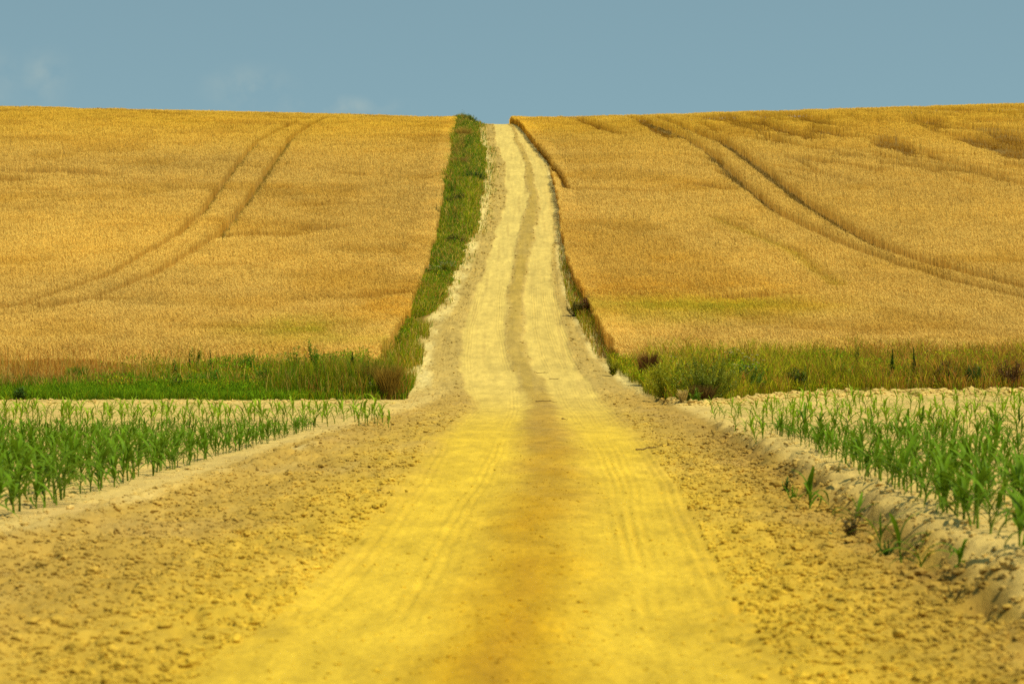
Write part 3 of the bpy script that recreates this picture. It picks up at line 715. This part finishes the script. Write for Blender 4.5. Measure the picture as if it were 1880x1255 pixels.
def maize_variant(seed, H=.5, leaves=7, cl=(.095, .178, .006), cs=(.13, .20, .016), wl=.045):
    rs = np.random.default_rng(seed)
    gs, gl = Geo(), Geo()
    hs = H * .55
    lean = rs.normal(0, .04, 2)
    zz = np.linspace(0, 1, 5)
    P = np.stack([lean[0] * zz ** 2, lean[1] * zz ** 2, -.02 + zz * (hs + .02)], 1)
    gs.add(*tube(P, np.linspace(.0125, .007, 5) * (H / .5), cs, 6))
    a0 = rs.uniform(0, 6.28)
    for i in range(leaves):
        f = i / (leaves - 1)
        b = np.array([lean[0] * f ** 2, lean[1] * f ** 2, (.09 + (hs - .09) * f ** .9)])
        az = a0 + (i % 2) * math.pi + rs.normal(0, .35) + i * .12
        ln = H * (.55 + .5 * math.sin(math.pi * min(1, .25 + .6 * f))) * rs.uniform(.85, 1.15)
        el = R(44 + 32 * f + rs.normal(0, 8)); dr = R(150 - 48 * f + rs.normal(0, 22))
        if i == leaves - 1: ln *= .7; dr = R(35)
        col_ = np.array(cl) * rs.uniform(.8, 1.3) * (1 + .25 * f)
        gl.add(*leaf_blade(b, az, ln, wl * rs.uniform(.8, 1.2) * (.75 + .35 * math.sin(math.pi * f)), el, dr, rs.normal(0, .35), col_))
    return gs, gl
DARKV = [maize_variant(200 + i, .5, 7 + i % 2) for i in range(9)]
PALEV = [maize_variant(300 + i, .47, 5 + i % 2, (.20, .30, .012), (.26, .30, .03), .036) for i in range(7)]
PROTO = {}
for kind, vs in (('d', DARKV), ('p', PALEV)):
    for i, (a, b) in enumerate(vs):
        PROTO[kind, i] = (a.mesh('stalk', STEM, True), b.mesh('leaves', MAIZE, True))

plants = []          # x, y, kind, scale, zone
def rowx_left(k, Y): return -4.55 - k * .62 + .035 * (Y - 30)
def rowx_right(k, Y): return 3.62 + k * .62 + .028 * (Y - 27)
for k in range(14):
    y = 20.0 + random.uniform(0, .2)
    while y < 53:
        x = rowx_left(k, y) + random.gauss(0, .035)
        if x > -.19 * y - .6 and random.random() < .9 and y < 53 + 1.5 * float(fbm(np.array([k * .7]), np.array([2.]), 9)[0]):
            plants.append((x, y, 'd', random.uniform(.72, 1.2) * float(np.interp(y, [25, 34, 40, 50], [.93, .82, .68, .5])), 'left'))
        y += random.uniform(.2, .36)
for k in range(13):
    y = 17.6 + random.uniform(0, .2)
    while y < 47:
        x = rowx_right(k, y) + random.gauss(0, .035)
        lim = 44.5 - k * .2
        if x < .19 * y + .6 and random.random() < (.8 if y < 33 else .58):
            if y < lim: plants.append((x, y, 'd', random.uniform(.72, 1.22) * float(np.interp(y, [18, 25, 32, 44], [.86, .78, .64, .46])), 'right'))
        y += random.uniform(.19, .34)
for y in (54.6, 56.4, 58.4, 60.6, 63):
    x = -12.2
    while x < -2.75 + (60 - y) * .1:
        if random.random() < (.8 if y < 60 else .35): plants.append((x, y + random.gauss(0, .25), 'p', random.uniform(.7, 1.1), 'leftback'))
        x += random.uniform(.11, .28)
for y in (42.5, 44.4, 46.5, 48.8, 51.2, 53.8, 56.6, 59.6, 62.8, 66.2, 69.6, 72.8, 76):
    x = float(roadR(y)) + .12 + (0 if y < 62 else .3 * (y - 62)) + random.uniform(0, .3)
    while x < .185 * y + .8:
        if random.random() < .62 and y < float(vergeFrontR(x)) - 1.5: plants.append((x, y + random.gauss(0, .2), 'p' if (y > 46 or random.random() < .5) else 'd', random.uniform(.62, 1.0), 'rightback'))
        x += random.uniform(.14, .3)
# stragglers on the crumbling bank, each one told apart
STRAG = [((1.97 + .88), 27.2, 'd', 1.05, 'lone maize plant with long spread leaves beside the dark weeds on the bank'),
         (2.86, 23.9, 'd', .72, 'small maize plant on the bank above the eroded dark gully'),
         (2.83, 21.9, 'd', .85, 'maize plant leaning over the scarp right of the gully'),
         (2.82, 20.6, 'd', .9, 'dark upright maize plant on the bank, with narrow leaves'),
         (2.84, 19.7, 'd', .8, 'maize seedling beside the black hole at the foot of the bank'),
         (2.97, 19.0, 'd', .6, 'smallest maize seedling on top of the bank near the black hole')]
def seen(p):
    x, y = p[0], p[1]
    return abs(x) < .187 * y
vis = sorted([p for p in plants if seen(p)], key=lambda p: p[1])
keep = vis[:294]; ids = set(id(p) for p in keep); rest = [p for p in plants if id(p) not in ids]
INFO = {'left': ('dark green young maize plant in the dense crop left of the track', 'maize plants of the dense crop left of the track'),
        'right': ('dark green young maize plant in the dense crop right of the bank', 'maize plants of the dense crop right of the bank'),
        'leftback': ('pale spindly maize plant in the thin rows behind the left crop', 'pale maize plants behind the left crop'),
        'rightback': ('pale young maize plant in the thin rows behind the right crop', 'pale maize plants behind the right crop')}
def put_maize(x, y, kind, s, label, group):
    o = bpy.data.objects.new('maize_plant', None); col.objects.link(o)
    o.empty_display_size = .1
    o.location = (x, y, float(surf_z(x, y))); o.rotation_euler = (random.gauss(0, .06), random.gauss(0, .06), random.uniform(0, 6.28)); o.scale = (s, s, s * random.uniform(.92, 1.1))
    a, b = PROTO[kind, random.randrange(len(DARKV if kind == 'd' else PALEV))]
    obj('stalk', a, o); obj('leaves', b, o)
    tag(o, label, 'maize plant', group)
for p in keep: put_maize(p[0], p[1], p[2], p[3], *INFO[p[4]])
for p in STRAG: put_maize(p[0], p[1], p[2], p[3] * .82, p[4], 'stray maize plants on the bank')
g = Geo()
gs_ = Geo()
for x, y, kind, s, zone in rest:
    for src, dst in zip((DARKV if kind == 'd' else PALEV)[random.randrange(7)], (gs_, g)):
        V, F, C = src.arrays(); a = random.uniform(0, 6.28); c_, s_ = math.cos(a), math.sin(a)
        W = np.stack([V[:, 0] * c_ - V[:, 1] * s_, V[:, 0] * s_ + V[:, 1] * c_, V[:, 2]], 1) * s + np.array([x, y, float(surf_z(x, y))])
        dst.add(W, F, C * random.uniform(.88, 1.15))
V1, F1, C1 = g.arrays(); V2, F2, C2 = gs_.arrays()
tag(obj('maize_crop', mesh_np('maize_crop', np.concatenate([V1, V2]), np.concatenate([F1, F2 + len(V1)]), np.concatenate([C1, C2]), True, MAIZE)),
    'farther rows of small maize plants thinning out over pale soil', 'maize crop', kind='stuff')

# fallen maize leaf
gl = Geo(); gl.add(*leaf_blade(np.array([0, 0, .012]), 2.6, .24, .06, R(12), R(24), .3, (.07, .17, .05)))
o = obj('fallen_leaf', gl.mesh('fallen_leaf', MAIZE, True), None, (2.62, 23.3, float(surf_z(2.62, 23.3)) + .02))
tag(o, 'single green maize leaf lying on the clods below the bank', 'leaf')

# ------------------------------------------------------------------ individual weeds
def make_weed(form, h, spread, c, seed, fl=None):
    rs = np.random.default_rng(seed); st, lf, flw = Geo(), Geo(), Geo()
    c = np.array(c)
    if form == 'spike':          # one stiff stalk packed with small leaves or seed
        P = np.stack([np.linspace(0, .06, 6) * rs.normal(0, 1), np.linspace(0, .04, 6), np.linspace(-.05, h, 6)], 1)
        st.add(*tube(P, np.linspace(.014, .006, 6), c * .8))
        n = int(300 * h); t = rs.uniform(.12, 1, n) ** .8
        B = np.stack([np.interp(t, np.linspace(0, 1, 6), P[:, k]) for k in range(3)], 1)
        ln = (.035 + .24 * (1 - t) ** 1.3) * rs.uniform(.7, 1.3, n) * (spread / .12)
        lf.add(*diamond(B, rs.uniform(0, 6.28, n), rs.uniform(.2, 1.2, n), ln, ln * .38, c * rs.uniform(.7, 1.35, (n, 1))))
    elif form == 'leafy':        # several branches with broad leaves
        nb = 7
        for b in range(nb):
            a = rs.uniform(0, 6.28); sp = spread * rs.uniform(.2, 1); hh = h * (1 if b == 0 else rs.uniform(.6, .95))
            t = np.linspace(0, 1, 6); P = np.stack([math.cos(a) * sp * t ** 1.3, math.sin(a) * sp * t ** 1.3, -.03 + hh * t], 1)
            st.add(*tube(P, np.linspace(.009, .003, 6), c * .9, 4))
            n = int(70 * h / .8); q = rs.uniform(.12, 1, n)
            B = np.stack([np.interp(q, t, P[:, k]) for k in range(3)], 1)
            ln = (.16 - .09 * q) * min(1, h / .55) * rs.uniform(.7, 1.3, n)
            lf.add(*diamond(B, rs.uniform(0, 6.28, n), rs.uniform(-.1, 1.0, n), ln, ln * .34, c * rs.uniform(.65, 1.4, (n, 1))))
    elif form == 'tuft':         # fan of thin blades with seed heads
        n = int(520 * spread / .4)
        a = rs.uniform(0, 6.28, n); r0 = spread * .5 * np.sqrt(rs.uniform(0, 1, n)); hh = h * rs.uniform(.55, 1.08, n)
        P0 = np.stack([np.cos(a) * r0, np.sin(a) * r0, np.full(n, -.03)], 1)
        d = np.stack([np.cos(a + rs.normal(0, .6, n)), np.sin(a + rs.normal(0, .6, n)), np.zeros(n)], 1) * (spread * .55 * rs.uniform(.2, 1.2, n))[:, None]
        z = np.array([0, 0, 1.]); H = hh[:, None]; cc = c * rs.uniform(.6, 1.4, (n, 1))
        V, F, C = strips([P0, P0 + H * .45 * z + d * .2, P0 + H * .82 * z + d * .6, P0 + H * z + d], [.009, .009, .012, .003], rs.uniform(0, 3.14, n), [cc * .6, cc * .8, cc, cc * 1.1])
        lf.add(V, F, C)
        for b in range(5):
            a = rs.uniform(0, 6.28); t = np.linspace(0, 1, 5)
            P = np.stack([math.cos(a) * spread * .4 * t, math.sin(a) * spread * .4 * t, -.03 + h * .95 * t], 1)
            st.add(*tube(P, np.linspace(.006, .003, 5), c * .8, 4))
    else:                        # 'bush': dense dome of fine twigs and leaves
        nb = int(34 + 60 * max(0, spread - .5))
        for b in range(nb):
            a = rs.uniform(0, 6.28); sp = spread * math.sqrt(rs.uniform(0, 1)); hh = h * math.sqrt(max(.15, 1 - (sp / spread) ** 2 * .75)) * rs.uniform(.75, 1.05)
            t = np.linspace(0, 1, 6); P = np.stack([math.cos(a) * sp * t ** .8, math.sin(a) * sp * t ** .8, -.03 + hh * t ** 1.1], 1)
            st.add(*tube(P, np.linspace(.008, .002, 6), c * .7 + np.array([.03, .01, 0]), 4))
            n = int(55 * h); q = rs.uniform(.15, 1, n) ** .8
            B = np.stack([np.interp(q, t, P[:, k]) for k in range(3)], 1) + rs.normal(0, .02, (n, 3))
            ln = .085 * rs.uniform(.6, 1.4, n)
            lf.add(*diamond(B, rs.uniform(0, 6.28, n), rs.uniform(-.2, 1.2, n), ln, ln * .28, c * rs.uniform(.6, 1.4, (n, 1))))
    if fl:                       # small white flower heads above the leaves
        for k in range(fl):
            a = rs.uniform(0, 6.28); r0 = spread * math.sqrt(rs.uniform(0, 1)); zt = h * rs.uniform(.72, 1.1)
            t = np.linspace(0, 1, 4); P = np.stack([math.cos(a) * r0 * t, math.sin(a) * r0 * t, -.02 + zt * t], 1)
            st.add(*tube(P, np.linspace(.005, .003, 4), c * .8, 4))
            m = 9; az = np.arange(m) * 6.28 / m
            flw.add(*diamond(np.tile(P[-1], (m, 1)), az, np.full(m, .25), np.full(m, .042) * rs.uniform(.8, 1.3), np.full(m, .03), np.tile([.74, .72, .58], (m, 1))))
    return st, lf, flw

def weed(name, label, cat, x, y, form, h, spread, c, seed, fl=None, group=None):
    st, lf, flw = make_weed(form, h, spread, c, seed, fl)
    o = bpy.data.objects.new(name, None); col.objects.link(o); o.empty_display_size = .1
    o.location = (x, y, float(surf_z(x, y))); o.rotation_euler.z = random.uniform(0, 6.28)
    obj('stem', st.mesh('stem', STEM, True), o)
    obj('leaves', lf.mesh('leaves', LEAF if form != 'tuft' else GRASS), o)
    if fl: obj('flowers', flw.mesh('flowers', PETAL), o)
    tag(o, label, cat, group)
    return o

DG = (.06, .125, .014); MG = (.15, .28, .012); OG = (.27, .27, .016); RB = (.26, .11, .025); DB = (.12, .105, .014); ST = (.5, .37, .12); OR = (.38, .18, .03)
WEEDS = [
 # left verge
 ('weed_spike', 'dark green dense weed spike, tallest and thickest one left of the track', 'weed', -4.57, 80.8, 'spike', 1.15, .14, DG, 1),
 ('weed_spike', 'thinner dark weed spike just right of the thickest one, left verge', 'weed', -4.2, 82.4, 'spike', .98, .10, DG, 2),
 ('leafy_weed', 'big bushy green weed rising highest above the left verge', 'weed', -5.96, 85.3, 'leafy', 1.4, .38, MG, 3),
 ('leafy_weed', 'green leafy weed standing next left of the highest bushy weed', 'weed', -6.65, 86.6, 'leafy', 1.12, .26, MG, 4),
 ('leafy_weed', 'green leafy weed in front of the wheat, halfway along the left verge', 'weed', -7.98, 86.8, 'leafy', 1.02, .24, MG, 5),
 ('weed_spike', 'thin dark weed spike, right one of a pair against the pale wheat', 'weed', -9.2, 87.3, 'spike', .98, .08, DG, 6),
 ('weed_spike', 'thin dark weed spike, left one of a pair against the pale wheat', 'weed', -9.95, 87.7, 'spike', .85, .08, DG, 7),
 ('grass_tuft', 'rusty brown grass clump at the track end of the left verge', 'grass clump', -3.35, 77.2, 'tuft', .95, .5, (.31, .20, .03), 8),
 ('grass_tuft', 'rusty brown grass clump leaning left of the track-end clump', 'grass clump', -3.95, 78.3, 'tuft', .95, .5, (.30, .22, .025), 9),
 ('grass_tuft', 'orange brown grass clump in front of the thick dark weed spike', 'grass clump', -4.95, 80.2, 'tuft', .85, .5, OR, 10),
 ('weed_bush', 'low glossy green leafy bush in the middle of the bright grass', 'bush', -9.2, 83.4, 'bush', .52, .62, MG, 11),
 ('weed_bush', 'low green leafy bush where bright grass meets the tangled weeds', 'bush', -7.6, 83.0, 'bush', .5, .5, MG, 12),
 ('grass_tuft', 'bright green fan of long grass before the rusty grasses', 'grass clump', -12.9, 84.6, 'tuft', .62, .42, (.11, .24, .012), 13),
 ('weed_bush', 'small dark tuft at the foot of the bright grass, far left', 'bush', -13.3, 76.9, 'bush', .34, .2, DG, 14),
 ('flowering_weed', 'whitish flowering weed at the foot of the rusty left clump', 'flowering weed', -3.75, 77.4, 'leafy', .42, .16, OG, 15, 8),
 ('leafy_weed', 'low green weed on the bare patch beside the left wheat corner', 'weed', -4.3, 96.5, 'leafy', .5, .35, MG, 16),
 ('weed_bush', 'dark low bush at the foot of the weeds left of the track', 'bush', -4.7, 77.4, 'bush', .38, .28, DB, 17),
 ('leafy_weed', 'olive weed between bushy weed and thick dark spike, left verge', 'weed', -5.35, 84.0, 'leafy', .95, .25, OG, 18),
 # strip on the hill, left of the track
 ('flowering_weed', 'white flowering clump in the hill strip, beside the track edge', 'flowering weed', -2.95, 131.0, 'bush', .55, .45, OG, 20, 34),
 ('flowering_weed', 'white flowering clump in the hill strip, beside the wheat edge', 'flowering weed', -3.6, 128.5, 'bush', .6, .45, OG, 21, 34),
 ('weed_bush', 'dark bush bulging from the middle of the hill grass strip', 'bush', -3.1, 173, 'bush', .95, .9, DB, 22),
 ('weed_bush', 'dark green bush at the skyline end of the hill strip', 'bush', -4.35, 288, 'bush', 1.15, 1.0, DG, 23),
 ('grass_tuft', 'dry yellow grass clump in the hill strip near the skyline bush', 'grass clump', -4.2, 246, 'tuft', 1.1, 1.0, (.48, .32, .05), 24),
 ('grass_tuft', 'dry straw grass clump in the hill strip below the yellow one', 'grass clump', -3.85, 206, 'tuft', 1.0, .9, (.42, .27, .06), 25),
 ('thistle', 'brown thistle standing alone in the left wheat edge', 'thistle', -4.2, 160.5, 'leafy', 1.15, .2, DB, 26),
 ('weed_bush', 'wide green bush pushing the hill strip towards the track', 'bush', -2.55, 194, 'bush', .85, 1.0, (.06, .11, .013), 27),
 ('weed_bush', 'olive brown bush in the hill strip above the white flowers', 'bush', -2.9, 146, 'bush', .7, .6, DB, 28),
 # right verge
 ('dock_plant', 'rusty red dock clump standing upright near the track, right verge', 'dock plant', 4.08, 84.6, 'tuft', 1.0, .42, (.17, .075, .022), 40),
 ('weed_bush', 'large dark green bush with brown foot at the verge corner', 'bush', 4.95, 73.0, 'bush', 1.4, 1.0, (.18, .22, .014), 41),
 ('weed_bush', 'olive bush on the track side of the large corner bush', 'bush', 4.1, 75.2, 'bush', 1.15, .75, (.33, .34, .016), 42),
 ('grass_tuft', 'brown dry stalks filling the foot of the large corner bush', 'grass clump', 4.85, 72.2, 'tuft', .5, .4, (.16, .10, .025), 43),
 ('flowering_weed', 'white flowering weed with many heads right of the corner bush', 'flowering weed', 6.75, 81.0, 'leafy', 1.05, .45, OG, 44, 26),
 ('flowering_weed', 'small white flowering weed behind the rusty dock clump', 'flowering weed', 5.0, 86.5, 'leafy', .8, .25, OG, 45, 12),
 ('flowering_weed', 'sparse white flowering weed below the wheat, behind the many-headed one', 'flowering weed', 6.7, 87.0, 'leafy', .95, .3, OG, 46, 9),
 ('weed_bush', 'dark green bush right of the corner bush, under white flowers', 'bush', 6.6, 78.8, 'bush', .95, .55, (.10, .18, .014), 47),
 ('weed_spike', 'tall dark weed spike, left one of the tall pair, right verge', 'weed', 11.1, 83.2, 'spike', 1.18, .12, DG, 48),
 ('weed_spike', 'tall dark weed spike, right one of the tall pair, right verge', 'weed', 11.85, 83.6, 'spike', 1.2, .11, DG, 49),
 ('weed_spike', 'short dark weed spike, taller of two amid olive grass', 'weed', 9.3, 83.2, 'spike', .92, .11, DG, 50),
 ('weed_spike', 'short dark weed spike, lower of two amid olive grass', 'weed', 9.0, 83.5, 'spike', .72, .10, DG, 51),
 ('weed_bush', 'rusty bush with dark green foot right of the tall spikes', 'bush', 12.65, 82.9, 'bush', .9, .42, (.15, .085, .02), 52),
 ('weed_bush', 'dark green bush between the two rusty bushes, right verge', 'bush', 13.4, 82.5, 'bush', .78, .36, DG, 53),
 ('weed_bush', 'rusty brown bush at the far right end of the verge', 'bush', 14.4, 82.3, 'bush', .95, .5, (.16, .08, .02), 54),
 ('weed_bush', 'reddish brown bush beside the track where the hill begins', 'bush', 3.05, 112.6, 'bush', .85, .6, (.19, .085, .025), 55),
 ('weed_bush', 'dark green bush on the track side of the reddish one', 'bush', 2.5, 112.2, 'bush', .65, .42, DB, 56),
 ('grass_tuft', 'pale dry straw tuft at the foot of the corner bush', 'grass clump', 4.3, 71.6, 'tuft', .34, .16, (.62, .47, .15), 57),
 ('leafy_weed', 'single tall thin weed standing in front of the right wheat', 'weed', 10.5, 86.5, 'leafy', 1.35, .12, OG, 58),
 ('leafy_weed', 'straggly olive weed at the track end of the right verge', 'weed', 3.15, 89.0, 'leafy', .6, .3, OG, 59),
 ('leafy_weed', 'fresh green low weed at the foot of the corner bush', 'weed', 4.6, 71.3, 'leafy', .4, .25, MG, 60),
 ('leafy_weed', 'olive weed between corner bush and rusty dock clump', 'weed', 4.55, 80.5, 'leafy', .85, .4, OG, 61),
 ('weed_bush', 'dark tangle of weeds in the middle of the right verge', 'bush', 8.1, 81.0, 'bush', .75, .4, (.075, .10, .014), 62),
 # dark weeds on the scarp
 ('leafy_weed', 'dark green weed at the head of the scarp, left of lone maize', 'weed', 2.93, 30.4, 'leafy', .24, .1, DG, 70),
 ('leafy_weed', 'green weed spreading on the scarp beside the lone maize plant', 'weed', 2.80, 28.4, 'leafy', .2, .14, MG, 71),
 ('grass_tuft', 'dead brown weed hanging on the scarp below the lone maize', 'grass clump', 2.74, 27.1, 'leafy', .13, .14, (.17, .16, .03), 72),
 ('grass_tuft', 'dead grey brown weed standing in the eroded gully', 'grass clump', 2.78, 23.3, 'leafy', .26, .1, (.2, .15, .05), 73),
 ('grass_tuft', 'dead brown weed clump on the scarp right of the black hole', 'grass clump', 2.74, 17.6, 'leafy', .14, .14, (.15, .12, .03), 74),
 ('grass_tuft', 'dead brown weed clump on the scarp near the right frame edge', 'grass clump', 2.72, 16.4, 'leafy', .13, .14, (.16, .12, .03), 75),
 ('leafy_weed', 'dark small weed between two maize plants on the bank', 'weed', 2.80, 21.2, 'leafy', .17, .1, DG, 76),
]
for w in WEEDS: weed(*w)

# anonymous tall weeds that only thicken the two verges
for k in range(40):
    left = k < 24
    if left: x = random.uniform(-10.5, -3.6); y = random.uniform(79.5, 90)
    else: x = random.uniform(5.2, 14.5); y = float(vergeFrontR(x)) + random.uniform(1.0, 8)
    weed('leafy_weed', 'olive green leafy weed in the tangled grass left of the track' if left else 'olive green leafy weed in the tangled grass right of the track', 'weed', x, y,
         random.choice(['leafy', 'leafy', 'bush']), random.uniform(.45, .9), random.uniform(.2, .5), random.choice([OG, MG, (.17, .24, .014)]), 100 + k, None,
         'tall weeds in the left verge' if left else 'tall weeds in the right verge')

# ------------------------------------------------------------------ sky, sun, camera
SUN_EL, SUN_AZ = R(61), math.atan2(.68, -.55)     # azimuth from +y towards +x
world = bpy.data.worlds.new('World'); scene.world = world; world.use_nodes = True
nt = world.node_tree; nt.nodes.clear(); N = nt.nodes.new; Lk = nt.links.new
out = N('ShaderNodeOutputWorld'); bg = N('ShaderNodeBackground'); bg.inputs['Strength'].default_value = .132
sky = N('ShaderNodeTexSky'); sky.sky_type = 'NISHITA'; sky.sun_disc = False
sky.sun_elevation = SUN_EL; sky.sun_rotation = SUN_AZ; sky.air_density = 1.0; sky.dust_density = .3; sky.ozone_density = 1.5
tc = N('ShaderNodeTexCoord')
ad = N('ShaderNodeVectorMath'); ad.operation = 'ADD'; ad.inputs[1].default_value = (0, 0, .28)
nm = N('ShaderNodeVectorMath'); nm.operation = 'NORMALIZE'
Lk(tc.outputs['Generated'], ad.inputs[0]); Lk(ad.outputs[0], nm.inputs[0]); Lk(nm.outputs[0], sky.inputs['Vector'])
tint = N('ShaderNodeMix'); tint.data_type = 'RGBA'; tint.blend_type = 'MULTIPLY'; tint.inputs['Factor'].default_value = 1
tint.inputs['B'].default_value = (1.02, 1.04, .725, 1)
Lk(sky.outputs[0], tint.inputs['A'])
# two or three faint wisps of cloud low over the left field
def wisp(azd, eld, ra, re):
    d = Vector((math.sin(azd) * math.cos(eld), math.cos(azd) * math.cos(eld), math.sin(eld)))
    s = N('ShaderNodeVectorMath'); s.operation = 'SUBTRACT'; s.inputs[1].default_value = d; Lk(tc.outputs['Generated'], s.inputs[0])
    m_ = N('ShaderNodeVectorMath'); m_.operation = 'MULTIPLY'; m_.inputs[1].default_value = (1 / ra, 1 / ra, 1 / re); Lk(s.outputs[0], m_.inputs[0])
    l = N('ShaderNodeVectorMath'); l.operation = 'LENGTH'; Lk(m_.outputs[0], l.inputs[0])
    r_ = N('ShaderNodeMapRange'); r_.interpolation_type = 'SMOOTHSTEP'; r_.inputs['From Min'].default_value = 1; r_.inputs['From Max'].default_value = 0; Lk(l.outputs['Value'], r_.inputs['Value'])
    return r_.outputs[0]
acc = None
for a in ((-.092, .0885, .022, .012), (-.163, .0925, .013, .014), (-.182, .091, .016, .016), (-.062, .083, .035, .005)):
    w_ = wisp(*a)
    if acc is None: acc = w_
    else:
        mx = N('ShaderNodeMath'); mx.operation = 'MAXIMUM'; Lk(acc, mx.inputs[0]); Lk(w_, mx.inputs[1]); acc = mx.outputs[0]
cn = N('ShaderNodeTexNoise'); cn.inputs['Scale'].default_value = 90; cn.inputs['Detail'].default_value = 6; Lk(tc.outputs['Generated'], cn.inputs['Vector'])
cr = N('ShaderNodeMapRange'); cr.inputs['From Min'].default_value = .38; cr.inputs['From Max'].default_value = .75; cr.inputs['To Max'].default_value = .19; Lk(cn.outputs['Fac'], cr.inputs['Value'])
cm = N('ShaderNodeMath'); cm.operation = 'MULTIPLY'; Lk(cr.outputs[0], cm.inputs[0]); Lk(acc, cm.inputs[1])
cl = N('ShaderNodeMix'); cl.data_type = 'RGBA'; cl.inputs['B'].default_value = (5.2, 5.0, 3.6, 1); Lk(cm.outputs[0], cl.inputs['Factor']); Lk(tint.outputs['Result'], cl.inputs['A'])
Lk(cl.outputs['Result'], bg.inputs['Color']); Lk(bg.outputs[0], out.inputs[0])

sl = bpy.data.lights.new('sun', 'SUN'); sl.energy = 4.0; sl.angle = R(.53); sl.color = (1, .91, .70)
so = bpy.data.objects.new('sun', sl); col.objects.link(so)
sd = Vector((math.sin(SUN_AZ) * math.cos(SUN_EL), math.cos(SUN_AZ) * math.cos(SUN_EL), math.sin(SUN_EL)))
so.rotation_euler = sd.to_track_quat('Z', 'Y').to_euler(); so.location = (0, 0, 60)

cd = bpy.data.cameras.new('camera'); cam = bpy.data.objects.new('camera', cd); col.objects.link(cam); scene.camera = cam
cd.sensor_width = 36; cd.lens = 100; cd.clip_start = .5; cd.clip_end = 5000
cam.location = (0, 0, 1.6); cam.rotation_euler = (R(90) + 2.5 / 5222, 0, 0)
cd.dof.use_dof = True; cd.dof.focus_distance = 88; cd.dof.aperture_fstop = 4.5
vs = scene.view_settings; vs.view_transform = 'Standard'; vs.look = 'None'; vs.exposure = .22; vs.gamma = 1; vs.use_curve_mapping = False
scene.render.engine = 'CYCLES'
scene.cycles.use_denoising = False
scene.cycles.max_bounces = 6; scene.cycles.diffuse_bounces = 4; scene.cycles.transmission_bounces = 4; scene.cycles.transparent_max_bounces = 4
